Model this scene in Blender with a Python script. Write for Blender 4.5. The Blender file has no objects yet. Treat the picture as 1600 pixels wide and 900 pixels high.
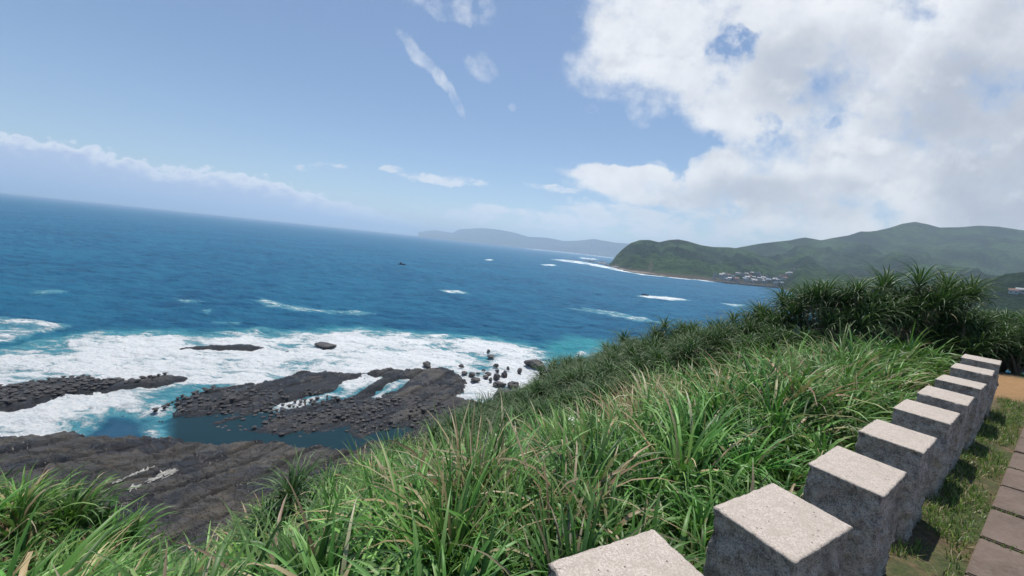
import bpy, bmesh, math, random
import numpy as np
from mathutils import Matrix, Vector

sc = bpy.context.scene
C = bpy.context.scene.collection
R = math.radians
rng = np.random.default_rng(7)
random.seed(7)

# ------------------------------------------------------------------ camera
F = 600.0                       # focal length in pixels of the 1600 px wide photo
ROLL = R(5.97); PITCH = math.atan(67.0 / F); CZ = 40.0
FW = np.array([0, math.cos(PITCH), -math.sin(PITCH)])
UP = np.array([0, math.sin(PITCH), math.cos(PITCH)])
RT = np.array([1.0, 0, 0])
RT2 = RT * math.cos(ROLL) + UP * math.sin(ROLL)
UP2 = -RT * math.sin(ROLL) + UP * math.cos(ROLL)
cd = bpy.data.cameras.new("camera")
cam = bpy.data.objects.new("camera", cd); C.objects.link(cam)
m = Matrix.Identity(4)
for i in range(3):
    m[i][0] = RT2[i]; m[i][1] = UP2[i]; m[i][2] = -FW[i]
m[2][3] = CZ
cam.matrix_world = m
cd.sensor_width = 36; cd.lens = 36 * F / 1600; cd.clip_start = 0.05; cd.clip_end = 120000
sc.camera = cam

def ray(px, py):
    """direction from the view point for a place measured on the photo (1600 x 900)"""
    return FW * F + RT2 * (px - 800.0) - UP2 * (py - 450.0)
def on_z(px, py, z):
    """where that direction meets the level z"""
    d = ray(px, py); return d * ((z - CZ) / d[2]) + np.array([0, 0, CZ])
def at_depth(px, py, dep):
    d = ray(px, py); return d / d[1] * dep + np.array([0, 0, CZ])
def sea(px, py): return on_z(px, py, 0.0)[:2]
def uv(px, py):
    d = ray(px, py); return d[0] / d[1], d[2] / d[1]

# ------------------------------------------------------------------ light
SUN_AZ, SUN_EL = 10.0, 73.0     # degrees east of +Y, elevation
SUN_STRENGTH, SKY_STRENGTH = 4.7, 0.113
sd = bpy.data.lights.new("sun", 'SUN'); sd.energy = SUN_STRENGTH; sd.angle = R(0.5); sd.color = (1, .95, .87)
so = bpy.data.objects.new("sun", sd); C.objects.link(so)
sdir = Vector((math.sin(R(SUN_AZ)) * math.cos(R(SUN_EL)), math.cos(R(SUN_AZ)) * math.cos(R(SUN_EL)), math.sin(R(SUN_EL))))
so.rotation_euler = sdir.to_track_quat('Z', 'Y').to_euler(); so.location = (0, 0, 900)
sc.view_settings.view_transform = 'Standard'; sc.view_settings.look = 'None'
sc.view_settings.exposure = 0.0; sc.view_settings.gamma = 1.0
sc.view_settings.use_curve_mapping = False
sc.cycles.volume_bounces = 2
sc.cycles.max_bounces = 6; sc.cycles.transparent_max_bounces = 8
sc.cycles.diffuse_bounces = 3; sc.cycles.glossy_bounces = 2; sc.cycles.transmission_bounces = 3
sc.cycles.caustics_reflective = False; sc.cycles.caustics_refractive = False

# ------------------------------------------------------------------ node helpers
class NT:
    def __init__(s, tree): s.t = tree; s.n = tree.nodes; s.l = tree.links
    def add(s, typ, **kw):
        n = s.n.new(typ)
        for k, v in kw.items(): setattr(n, k, v)
        return n
    def put(s, sock, v):
        if v is None: return
        if isinstance(v, (int, float)): 
            if hasattr(sock.default_value, '__len__'): sock.default_value = (v,) * len(sock.default_value)
            else: sock.default_value = v
        elif isinstance(v, (tuple, list)): 
            v = tuple(v)
            if len(sock.default_value) == 4 and len(v) == 3: v = v + (1,)
            sock.default_value = v
        else: s.l.new(v, sock)
    def math(s, op, a, b=None, c=None, clamp=False):
        n = s.add('ShaderNodeMath', operation=op, use_clamp=clamp)
        s.put(n.inputs[0], a)
        if b is not None: s.put(n.inputs[1], b)
        if c is not None: s.put(n.inputs[2], c)
        return n.outputs[0]
    def noise(s, vec, scale, detail=4, rough=.5, w=None, dist=0.0):
        n = s.add('ShaderNodeTexNoise')
        if w is not None: n.noise_dimensions = '4D'; n.inputs['W'].default_value = w
        if vec is not None: s.put(n.inputs['Vector'], vec)
        n.inputs['Scale'].default_value = scale; n.inputs['Detail'].default_value = detail
        n.inputs['Roughness'].default_value = rough; n.inputs['Distortion'].default_value = dist
        return n.outputs['Fac']
    def ramp(s, v, a, b, c0=0.0, c1=1.0, smooth=True):
        n = s.add('ShaderNodeMapRange'); n.interpolation_type = 'SMOOTHSTEP' if smooth else 'LINEAR'
        s.put(n.inputs[0], v); s.put(n.inputs[1], a); s.put(n.inputs[2], b); s.put(n.inputs[3], c0); s.put(n.inputs[4], c1)
        return n.outputs[0]
    def mix(s, f, a, b):
        n = s.add('ShaderNodeMix', data_type='RGBA'); s.put(n.inputs[0], f); s.put(n.inputs[6], a); s.put(n.inputs[7], b)
        return n.outputs[2]
    def mapping(s, vec, scale=(1, 1, 1), rot=(0, 0, 0), loc=(0, 0, 0)):
        n = s.add('ShaderNodeMapping'); s.put(n.inputs[0], vec)
        n.inputs['Scale'].default_value = scale; n.inputs['Rotation'].default_value = rot; n.inputs['Location'].default_value = loc
        return n.outputs[0]
    def pos(s): return s.add('ShaderNodeNewGeometry').outputs['Position']
    def obj(s): return s.add('ShaderNodeTexCoord').outputs['Object']
    def attr(s, name, fac=True):
        n = s.add('ShaderNodeAttribute', attribute_name=name); return n.outputs['Fac' if fac else 'Color']
    def bump(s, h, dist, strength=1.0, normal=None):
        n = s.add('ShaderNodeBump'); s.put(n.inputs['Height'], h); n.inputs['Distance'].default_value = dist
        s.put(n.inputs['Strength'], strength)
        if normal is not None: s.l.new(normal, n.inputs['Normal'])
        return n.outputs[0]

def mat(name):
    m = bpy.data.materials.new(name); m.use_nodes = True
    t = NT(m.node_tree); b = m.node_tree.nodes['Principled BSDF']
    return m, t, b
def plain(name, col, rough=.8, var=.15, scale=6.0):
    m, t, b = mat(name)
    n = t.noise(t.obj(), scale, 5, .6)
    t.put(b.inputs['Base Color'], t.mix(n, tuple(c * (1 - var) for c in col), tuple(min(1, c * (1 + var)) for c in col)))
    b.inputs['Roughness'].default_value = rough
    return m

# ------------------------------------------------------------------ sky with clouds
w = bpy.data.worlds.new("World"); sc.world = w; w.use_nodes = True
t = NT(w.node_tree); t.n.clear()
out = t.add('ShaderNodeOutputWorld')
sky = t.add('ShaderNodeTexSky'); sky.sky_type = 'NISHITA'; sky.sun_disc = False
sky.sun_elevation = R(SUN_EL); sky.sun_rotation = R(SUN_AZ); sky.altitude = 40
sky.air_density = 1.0; sky.dust_density = .25; sky.ozone_density = 3.0
bg = t.add('ShaderNodeBackground'); t.put(bg.inputs[0], sky.outputs[0]); bg.inputs[1].default_value = SKY_STRENGTH
gen = t.add('ShaderNodeTexCoord').outputs['Generated']
sx = t.add('ShaderNodeSeparateXYZ'); t.put(sx.inputs[0], gen)
ysafe = t.math('MAXIMUM', sx.outputs[1], 0.08)
U = t.math('DIVIDE', sx.outputs[0], ysafe); V = t.math('DIVIDE', sx.outputs[2], ysafe)
front = t.ramp(sx.outputs[1], 0.08, 0.22)
cx = t.add('ShaderNodeCombineXYZ'); t.put(cx.inputs[0], U); t.put(cx.inputs[1], V)
P2 = cx.outputs[0]
# slow warp so that the cloud edges wander
wn = t.add('ShaderNodeTexNoise'); t.put(wn.inputs['Vector'], P2); wn.inputs['Scale'].default_value = 7; wn.inputs['Detail'].default_value = 5; wn.inputs['Roughness'].default_value = .6
wv = t.add('ShaderNodeVectorMath', operation='MULTIPLY_ADD')
t.put(wv.inputs[0], wn.outputs['Color']); t.put(wv.inputs[1], (.075, .075, 0)); 
wsub = t.add('ShaderNodeVectorMath', operation='SUBTRACT'); t.put(wsub.inputs[0], P2); t.put(wsub.inputs[1], (.0375, .0375, 0))
t.put(wv.inputs[2], wsub.outputs[0]); PW = wv.outputs[0]

def blob(pxc, pyc, rx, ry, rot=0.0, weight=1.0, vec=None, soft=1.0):
    """soft elliptical cloud region; rot in degrees clockwise in the photo"""
    u0, v0 = uv(pxc, pyc)
    # local scale of the (u, v) plane in photo pixels
    ua, va = uv(pxc + 1, pyc); ub, vb = uv(pxc, pyc + 1)
    J = np.array([[ua - u0, ub - u0], [va - v0, vb - v0]])
    Ji = np.linalg.inv(J); r = R(rot)
    Rm = np.array([[math.cos(r) / rx, math.sin(r) / rx], [-math.sin(r) / ry, math.cos(r) / ry]])
    A = Rm @ Ji
    a1 = t.add('ShaderNodeVectorMath', operation='SUBTRACT'); t.put(a1.inputs[0], vec); t.put(a1.inputs[1], (u0, v0, 0))
    d1 = t.add('ShaderNodeVectorMath', operation='DOT_PRODUCT'); t.put(d1.inputs[0], a1.outputs[0]); t.put(d1.inputs[1], (A[0, 0], A[0, 1], 0))
    d2 = t.add('ShaderNodeVectorMath', operation='DOT_PRODUCT'); t.put(d2.inputs[0], a1.outputs[0]); t.put(d2.inputs[1], (A[1, 0], A[1, 1], 0))
    q = t.math('ADD', t.math('MULTIPLY', d1.outputs['Value'], d1.outputs['Value']), t.math('MULTIPLY', d2.outputs['Value'], d2.outputs['Value']))
    return t.math('MULTIPLY', t.ramp(q, 1.6 * soft, 0.25, 0, 1), weight)
def total(lst, op='MAXIMUM'):
    r = lst[0]
    for x in lst[1:]: r = t.math(op, r, x)
    return r
big = total([blob(*b, vec=PW) for b in [
    (1390, 60, 430, 150), (1020, 60, 125, 130, 35), (1150, 130, 130, 95), (1430, 220, 330, 150),
    (1230, 275, 200, 62), (1560, 320, 160, 90), (990, 275, 110, 17, 4), (1320, 345, 200, 40),
    (1060, 300, 160, 30, 6)]])
w2_ = t.add('ShaderNodeTexNoise'); t.put(w2_.inputs['Vector'], P2); w2_.inputs['Scale'].default_value = 11; w2_.inputs['Detail'].default_value = 4; w2_.inputs['Roughness'].default_value = .45
wv2 = t.add('ShaderNodeVectorMath', operation='MULTIPLY_ADD'); t.put(wv2.inputs[0], w2_.outputs['Color']); t.put(wv2.inputs[1], (.20, .20, 0))
ws2 = t.add('ShaderNodeVectorMath', operation='SUBTRACT'); t.put(ws2.inputs[0], P2); t.put(ws2.inputs[1], (.10, .10, 0)); t.put(wv2.inputs[2], ws2.outputs[0]); PH = wv2.outputs[0]
holes = t.math('MULTIPLY', t.ramp(t.noise(P2, 15, 6, .6, w=5.5), .34, .66), total([blob(*b, vec=PH) for b in [(1154, 70, 34, 44, 20, .9), (1192, 205, 22, 28, 10, .6), (1310, 190, 24, 14, 0, .3), (1060, 235, 45, 26, 0)]]))
low = total([blob(*b, vec=PW) for b in [
    (830, 342, 180, 18, 5, .95), (990, 345, 170, 26, 6, .95), (1190, 345, 90, 36, 0, .9), (700, 283, 75, 9, 7, .9), (500, 258, 48, 8, 0, .72),
    (860, 297, 60, 8, 4, .72), (1100, 345, 200, 45, 3, .7), (610, 268, 30, 5, 4, .6)]])
streak = total([blob(*b, vec=PW) for b in [
    (658, 82, 60, 15, 47, .95), (690, 120, 45, 12, 52, .9), (714, 150, 36, 11, 62, .95), (725, 12, 18, 34, -10, .9), (752, 100, 36, 26, 30, .85), (690, 8, 70, 24, 20, .75), (765, 20, 20, 40, -20, .6),
    (925, 170, 18, 10, 0, .5), (640, 8, 22, 12, 0, .6), (798, 174, 9, 8, 0, .6)]])
# billows (fine) and shape (coarse)
n1 = t.noise(t.mapping(P2, (1, 1.25, 1)), 6.0, 9, .58, w=1.3)
n2 = t.noise(t.mapping(P2, (1, 2.2, 1)), 13.0, 8, .6, w=4.1)
n3 = t.noise(t.mapping(P2, (1.0, 1.0, 1), rot=(0, 0, R(-35))), 9.0, 8, .65, w=8.2)
vor = t.add('ShaderNodeTexVoronoi'); vor.feature = 'SMOOTH_F1'; t.put(vor.inputs['Vector'], PW); vor.inputs['Scale'].default_value = 16
vor.inputs['Smoothness'].default_value = .6
puff = t.math('SUBTRACT', .55, vor.outputs['Distance'])
M = t.math('SUBTRACT', big, t.math('MULTIPLY', holes, .85))
Db = t.math('ADD', M, t.math('MULTIPLY', t.math('SUBTRACT', n1, .5), 3.0))
Db = t.math('ADD', Db, t.math('MULTIPLY', puff, .25))
aB = t.math('MULTIPLY', t.ramp(Db, .20, 1.0), t.ramp(big, .01, .22))
Dl = t.math('ADD', low, t.math('MULTIPLY', t.math('SUBTRACT', n2, .5), 3.4)); aL = t.math('MULTIPLY', t.ramp(low, .02, .3), t.math('MULTIPLY', t.ramp(Dl, .40, 1.15), .85))
Ds = t.math('ADD', streak, t.math('MULTIPLY', t.math('SUBTRACT', n3, .5), 2.6)); aS = t.math('MULTIPLY', t.ramp(streak, .02, .3), t.math('MULTIPLY', t.ramp(Ds, .45, 1.6), .95))
alpha = t.math('MAXIMUM', aB, t.math('MAXIMUM', aL, aS))
# long low bank above the horizon on the left: piled tops, hazy grey body
pts = [(-200, 190), (0, 213), (80, 212), (170, 232), (250, 258), (330, 262), (410, 272), (480, 296), (560, 318), (640, 345), (760, 362)]
cur = t.add('ShaderNodeFloatCurve'); 
us = [uv(*p) for p in pts]; u_lo, u_hi = us[0][0], us[-1][0]; vmax = .3
cm = cur.mapping; cv = cm.curves[0]
for k, (a, b) in enumerate(us):
    x, y = (a - u_lo) / (u_hi - u_lo), b / vmax
    if k == 0: cv.points[0].location = (0, y)
    elif k == len(us) - 1: cv.points[1].location = (1, y)
    else: cv.points.new(x, y)
for q_ in cv.points: q_.handle_type = 'VECTOR'
cm.update()
xw = t.add('ShaderNodeSeparateXYZ'); t.put(xw.inputs[0], PW)
Un = t.math('DIVIDE', t.math('SUBTRACT', U, u_lo), u_hi - u_lo, clamp=True)
t.put(cur.inputs['Value'], Un); cur.inputs['Factor'].default_value = 1
vtop = t.math('MULTIPLY', cur.outputs[0], vmax)
v2 = t.add('ShaderNodeTexVoronoi'); v2.feature = 'SMOOTH_F1'; t.put(v2.inputs['Vector'], t.mapping(P2, (1, 1.7, 1))); v2.inputs['Scale'].default_value = 28; v2.inputs['Smoothness'].default_value = .35
nb = t.noise(t.mapping(P2, (1, 1.6, 1)), 26, 6, .6, w=2.2)
bump_top = t.math('ADD', t.math('MULTIPLY', t.math('SUBTRACT', .42, v2.outputs['Distance']), .026), t.math('MULTIPLY', t.math('SUBTRACT', nb, .5), .055))
below = t.math('SUBTRACT', t.math('ADD', vtop, bump_top), V)
uend = t.ramp(U, us[-4][0], us[-1][0] - .01, 1, 0)
aK = t.math('MULTIPLY', t.math('MULTIPLY', t.ramp(below, -.001, .010), uend), .93)
bank_col = t.mix(t.ramp(t.math('ADD', below, t.math('MULTIPLY', t.math('SUBTRACT', nb, .5), .06)), .0, .055), (.95, .97, 1.0), (.52, .60, .82))
# colour of the big cloud: bright at thin edges, grey where it is thick
thick = t.math('ADD', t.math('MULTIPLY', t.noise(t.mapping(P2, (1, 1.3, 1)), 2.6, 4, .5, w=6.6), 1.0), t.math('MULTIPLY', t.noise(P2, 9, 6, .6, w=3.7), .35))
gr = total([blob(*b, vec=PW) for b in [(1290, 100, 130, 70, -20, .55), (1540, 230, 190, 160, 0, 1.0), (1250, 310, 200, 40, 0, .7), (1100, 330, 150, 20, 0, .3), (1600, 60, 120, 100, 0, .4)]])
tk = t.ramp(t.math('ADD', thick, t.math('MULTIPLY', gr, .35)), .55, 1.15)
ccol = t.mix(tk, (.90, .92, .95), (.46, .50, .58))
relief = t.noise(P2, 14, 7, .6, w=9.9)
ccol = t.mix(t.ramp(relief, .35, .7, 0, .35), ccol, (.58, .62, .70))
ccol = t.mix(t.math('MULTIPLY', total([blob(*b, vec=PW) for b in [(1165, 330, 42, 18), (1355, 225, 45, 12, 0, .9), (1400, 300, 60, 28, 0, .9), (1000, 165, 60, 40, 0, .8), (1215, 350, 60, 14)]]), t.ramp(relief, .3, .62)), ccol, (.88, .89, .91))
def emb(sc, off, k, w_):
    o1 = t.add('ShaderNodeVectorMath', operation='ADD'); t.put(o1.inputs[0], P2); t.put(o1.inputs[1], (-off * .5, off, 0))
    a_ = t.noise(t.mapping(P2, (1, 1.3, 1)), sc, 8, .55, w=w_); b_ = t.noise(t.mapping(o1.outputs[0], (1, 1.3, 1)), sc, 8, .55, w=w_)
    return t.math('MULTIPLY', t.math('SUBTRACT', a_, b_), k)
em = t.math('ADD', emb(4.5, .035, 1.5, 12.1), emb(11.0, .013, .9, 7.7))  # sun-side light and far-side shade of the billows, put into the cloud colour
ccol = t.mix(t.ramp(em, 0, .40, 0, .6), ccol, (.90, .92, .94)); ccol = t.mix(t.ramp(em, 0, -.40, 0, .55), ccol, (.44, .49, .58))
ccol = t.mix(t.math('MULTIPLY', t.math('SUBTRACT', 1, aB), .6), ccol, (.80, .85, .92))
alpha = t.math('MULTIPLY', alpha, t.math('MULTIPLY', front, t.ramp(V, -.01, .02)))
aK = t.math('MULTIPLY', aK, front)
cbg = t.add('ShaderNodeBackground'); t.put(cbg.inputs[0], ccol); cbg.inputs[1].default_value = 1.0
kbg = t.add('ShaderNodeBackground'); t.put(kbg.inputs[0], bank_col); kbg.inputs[1].default_value = 1.0
m1 = t.add('ShaderNodeMixShader'); t.put(m1.inputs[0], aK); t.l.new(bg.outputs[0], m1.inputs[1]); t.l.new(kbg.outputs[0], m1.inputs[2])
m2 = t.add('ShaderNodeMixShader'); t.put(m2.inputs[0], alpha); t.l.new(m1.outputs[0], m2.inputs[1]); t.l.new(cbg.outputs[0], m2.inputs[2])
t.l.new(m2.outputs[0], out.inputs[0])
w.cycles.sampling_method = 'MANUAL'; w.cycles.sample_map_resolution = 512

# ------------------------------------------------------------------ mesh helpers
def tag(o, label=None, cat=None, group=None, kind=None):
    if label: o['label'] = label
    if cat: o['category'] = cat
    if group: o['group'] = group
    if kind: o['kind'] = kind
    return o
def mesh_np(name, verts, faces, mats, smooth=True, cols=None, floats=None, mat_idx=None):
    verts = np.asarray(verts, np.float32); faces = np.asarray(faces, np.int32)
    me = bpy.data.meshes.new(name); k = faces.shape[1]
    me.vertices.add(len(verts)); me.vertices.foreach_set('co', verts.ravel())
    me.loops.add(faces.size); me.loops.foreach_set('vertex_index', faces.ravel())
    me.polygons.add(len(faces)); me.polygons.foreach_set('loop_start', np.arange(0, faces.size, k, dtype=np.int32))
    me.polygons.foreach_set('loop_total', np.full(len(faces), k, np.int32))
    if mat_idx is not None: me.polygons.foreach_set('material_index', np.asarray(mat_idx, np.int32))
    me.polygons.foreach_set('use_smooth', np.full(len(faces), smooth))
    me.update(calc_edges=True)
    for mm in (mats if isinstance(mats, (list, tuple)) else [mats]): me.materials.append(mm)
    if cols is not None:
        a = me.color_attributes.new('tint', 'FLOAT_COLOR', 'POINT')
        cc = np.ones((len(verts), 4), np.float32); cc[:, :3] = cols; a.data.foreach_set('color', cc.ravel())
    for nm, arr in (floats or {}).items():
        a = me.attributes.new(nm, 'FLOAT', 'POINT'); a.data.foreach_set('value', np.asarray(arr, np.float32))
    return me
def link(name, me, parent=None, loc=(0, 0, 0)):
    o = bpy.data.objects.new(name, me); C.objects.link(o); o.location = loc
    if parent is not None: o.parent = parent
    return o
def grid_faces(nr, nc, wrap=False):
    i = np.arange(nr - 1)[:, None] * nc; j = np.arange(nc - 1)[None, :]
    a = (i + j).ravel(); return np.stack([a, a + 1, a + 1 + nc, a + nc], 1)
def hash2(ix, iy, seed):
    h = (ix.astype(np.int64) * 374761393 + iy.astype(np.int64) * 668265263 + seed * 1442695041) & 0xffffffff
    h = ((h ^ (h >> 13)) * 1274126177) & 0xffffffff
    return (h ^ (h >> 16)) & 0xffff
def pnoise(x, y, seed=0):
    x = np.asarray(x, float); y = np.asarray(y, float)
    ix = np.floor(x).astype(np.int64); iy = np.floor(y).astype(np.int64); fx = x - ix; fy = y - iy
    def g(dx, dy):
        a = hash2(ix + dx, iy + dy, seed) / 65536.0 * 2 * np.pi
        return np.cos(a) * (fx - dx) + np.sin(a) * (fy - dy)
    sx = fx * fx * fx * (fx * (fx * 6 - 15) + 10); sy = fy * fy * fy * (fy * (fy * 6 - 15) + 10)
    return ((g(0, 0) * (1 - sx) + g(1, 0) * sx) * (1 - sy) + (g(0, 1) * (1 - sx) + g(1, 1) * sx) * sy) * 1.5
def fbm(x, y, oct=4, seed=0, gain=.5, lac=2.03):
    s = 0; a = 1; tot = 0
    for k in range(oct):
        s = s + a * pnoise(x * lac ** k + k * 17.3, y * lac ** k - k * 9.1, seed + k); tot += a; a *= gain
    return s / tot * 1.6
def ridged(x, y, oct=4, seed=0):
    s = 0; a = 1; tot = 0
    for k in range(oct):
        s = s + a * (1 - np.abs(pnoise(x * 2.0 ** k + k * 7.7, y * 2.0 ** k + k * 3.1, seed + k)) * 1.8); tot += a; a *= .5
    return s / tot
def sstep(a, b, x):
    q = np.clip((np.asarray(x, float) - a) / (b - a), 0, 1); return q * q * (3 - 2 * q)
def sdf_poly(P, X, Y):
    """signed distance to polygon (negative inside)"""
    P = np.asarray(P, float); X = np.asarray(X, float); Y = np.asarray(Y, float)
    d2 = np.full(X.shape, 1e18); inside = np.zeros(X.shape, bool)
    for k in range(len(P)):
        a = P[k]; b = P[(k + 1) % len(P)]; e = b - a
        wx = X - a[0]; wy = Y - a[1]
        h = np.clip((wx * e[0] + wy * e[1]) / max(1e-9, e @ e), 0, 1)
        d2 = np.minimum(d2, (wx - h * e[0]) ** 2 + (wy - h * e[1]) ** 2)
        c1 = (a[1] > Y) != (b[1] > Y)
        with np.errstate(divide='ignore', invalid='ignore'):
            xi = (b[0] - a[0]) * (Y - a[1]) / (b[1] - a[1] if b[1] != a[1] else 1e-9) + a[0]
        inside ^= c1 & (X < xi)
    d = np.sqrt(d2); return np.where(inside, -d, d)
def sea_poly(pp): return np.array([sea(*p) for p in pp])
def polar(rs, azs):
    r, a = np.meshgrid(rs, azs, indexing='ij'); return r * np.sin(a), r * np.cos(a)

# ------------------------------------------------------------------ materials
def m_leaf(name, trans=.38, rough=.5, spec=.35):
    m, t, b = mat(name)
    col = t.attr('tint', False)
    t.put(b.inputs['Base Color'], col); b.inputs['Roughness'].default_value = rough
    b.inputs['Specular IOR Level'].default_value = spec
    tr = t.add('ShaderNodeBsdfTranslucent'); 
    t.put(tr.inputs[0], t.mix(.30, col, (.17, .36, .05)))
    mx = t.add('ShaderNodeMixShader'); mx.inputs[0].default_value = trans
    t.l.new(b.outputs[0], mx.inputs[1]); t.l.new(tr.outputs[0], mx.inputs[2])
    t.l.new(mx.outputs[0], t.n['Material Output'].inputs[0])
    return m
M_GRASS = m_leaf('grass_blades', .30, .42, .34); M_PAND = m_leaf('screwpine_leaves', .18, .45, .28); M_SHRUB = m_leaf('shrub_leaves', .3, .6, .15)

def m_rock():
    m, t, b = mat('shore_rock')
    p = t.pos()
    n = t.noise(p, .35, 8, .62); f = t.noise(t.mapping(p, (1, 1, 3)), 2.4, 8, .68); st = t.noise(t.mapping(p, (.25, 1, 1), rot=(0, 0, R(-35))), 1.0, 6, .6)
    wet = t.attr('wet'); br = t.attr('brown')
    c = t.mix(t.ramp(n, .35, .7), (.056, .056, .055), (.128, .122, .112))
    c = t.mix(t.ramp(f, .45, .72), c, (.15, .138, .122))
    c = t.mix(t.math('MULTIPLY', t.ramp(st, .50, .66), .75), c, (.155, .128, .095))
    c = t.mix(t.math('MULTIPLY', br, t.ramp(f, .2, .75, .5, 1)), c, (.135, .105, .075))
    c = t.mix(t.math('MULTIPLY', wet, .7), c, (.026, .032, .044))
    c = t.mix(t.math('MULTIPLY', t.ramp(f, .40, .30), .7), c, (.018, .018, .02))
    c = t.mix(t.ramp(t.attr('slab'), .1, .9, .75, 0), c, t.mix(.5, c, (.02, .02, .022)))
    t.put(b.inputs['Base Color'], c)
    t.put(b.inputs['Roughness'], t.math('ADD', .8, t.math('MULTIPLY', wet, -.68)))
    hb = t.math('ADD', t.math('MULTIPLY', f, .6), t.noise(p, 7, 6, .6))
    t.l.new(t.bump(hb, .5, 1.0), b.inputs['Normal'])
    return m
M_ROCK = m_rock()
def m_boulder():
    m, t, b = mat('boulder_rock'); p = t.obj()
    f = t.noise(p, 1.3, 8, .68)
    c = t.mix(t.ramp(f, .35, .65), (.030, .028, .030), (.10, .088, .080)); t.put(b.inputs['Base Color'], c)
    b.inputs['Roughness'].default_value = .55
    t.l.new(t.bump(t.noise(p, 3.5, 7, .7), .25, 1), b.inputs['Normal']); return m
M_BOULD = m_boulder()

def m_water():
    m, t, b = mat('sea_water')
    p = t.pos()
    foam = t.attr('foam'); tq = t.attr('shallow')
    deep = t.mix(t.ramp(t.noise(p, .012, 4, .6), .35, .65), (.005, .086, .195), (.010, .128, .250))
    chop = t.noise(t.mapping(p, (.45, 1.4, 1), rot=(0, 0, R(-8))), .16, 9, .70)
    deep = t.mix(t.ramp(chop, .42, .58), deep, t.mix(.5, deep, (.022, .19, .31)))  # light and dark streaks of the chop painted into the water colour
    c = t.mix(t.math('MULTIPLY', tq, t.ramp(t.noise(p, .12, 5, .6), .25, .6, .6, 1)), deep, (.05, .33, .38))
    c = t.mix(t.attr('lagoon'), c, (.006, .042, .085)); c = t.mix(t.attr('pool'), c, (.010, .032, .042)); lagf = t.math('SUBTRACT', 1, t.attr('lagoon'))
    # foam lace
    f1 = t.noise(t.mapping(p, (.55, 1.25, 1), rot=(0, 0, R(14))), .15, 10, .66, dist=1.9); f2 = t.noise(p, 1.1, 8, .7, dist=1.0)
    fn = t.math('ADD', t.math('MULTIPLY', f1, .78), t.math('MULTIPLY', f2, .22))
    lim = t.math('SUBTRACT', .72, t.math('MULTIPLY', foam, .36))
    fm = t.ramp(t.math('SUBTRACT', fn, lim), -.03, .13)
    fm = t.math('MULTIPLY', fm, t.ramp(foam, .0, .10))
    # stray whitecaps
    cap = t.noise(t.mapping(p, (.35, 1.1, 1), rot=(0, 0, R(-12))), .085, 9, .74)
    caps = t.math('MULTIPLY', t.ramp(cap, .70, .77), .7)
    cap2 = t.noise(t.mapping(p, (.4, 1.5, 1), rot=(0, 0, R(-10))), .35, 6, .7)
    fm = t.math('MAXIMUM', fm, t.math('MAXIMUM', caps, t.math('MULTIPLY', t.ramp(cap2, .69, .76), .5)))
    milk = t.math('MULTIPLY', lagf, t.ramp(t.math('SUBTRACT', fn, lim), -.22, .02, 0, .6))
    c = t.mix(t.math('MULTIPLY', milk, t.ramp(foam, .05, .35)), c, (.16, .44, .50))
    fcol = t.mix(t.ramp(f2, .35, .62), (.74, .80, .83), (.90, .91, .91))
    c = t.mix(fm, c, fcol)
    t.n.remove(b); df = t.add('ShaderNodeBsdfDiffuse'); t.put(df.inputs[0], c)
    gl = t.add('ShaderNodeBsdfGlossy'); gl.inputs['Roughness'].default_value = .24
    fr_ = t.add('ShaderNodeFresnel'); fr_.inputs['IOR'].default_value = 1.33
    fac = t.math('MULTIPLY', t.math('SUBTRACT', 1, t.math('MULTIPLY', fm, .85)), t.math('MINIMUM', t.math('MULTIPLY', fr_.outputs[0], .6), .26))
    mx = t.add('ShaderNodeMixShader'); t.put(mx.inputs[0], fac); t.l.new(df.outputs[0], mx.inputs[1]); t.l.new(gl.outputs[0], mx.inputs[2]); t.l.new(mx.outputs[0], t.n['Material Output'].inputs[0])
    calm = t.attr('calm')
    h = t.math('ADD', t.math('MULTIPLY', t.noise(t.mapping(p, (.6, 1.3, 1)), .55, 7, .7), 1.6), t.math('MULTIPLY', t.noise(t.mapping(p, (.7, 1.3, 1), rot=(0, 0, .3)), .10, 4, .55), 5.0))
    bs = t.math('SUBTRACT', 1.0, t.math('MULTIPLY', calm, .93))
    n0 = t.bump(h, 1.2, bs)
    nb_ = t.bump(t.math('MULTIPLY', fm, t.math('ADD', f2, f1)), .6, .6, n0)
    for q in (df, gl, fr_): t.l.new(nb_, q.inputs['Normal'])
    return m
M_WATER = m_water()

def m_hill(name, c0, c1, c2, s=1.0):
    m, t, b = mat(name); p = t.pos()
    a = t.noise(p, .006 * s, 5, .6); f = t.noise(p, .055 * s, 7, .7)
    c = t.mix(t.ramp(a, .42, .60), c0, c1); c = t.mix(t.ramp(f, .40, .66), t.mix(.55, c, tuple(x * .45 for x in c0)), c)
    c = t.mix(t.attr('rock'), c, c2)
    t.put(b.inputs['Base Color'], c); b.inputs['Roughness'].default_value = .95; b.inputs['Specular IOR Level'].default_value = .1
    t.l.new(t.bump(f, 14.0 / s, 1.0), b.inputs['Normal']); return m
M_HILL = m_hill('hill_forest', (.012, .034, .014), (.052, .108, .030), (.12, .10, .082))
M_CAPE = m_hill('cape_forest', (.03, .05, .03), (.05, .08, .04), (.15, .15, .13), .5)

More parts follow.
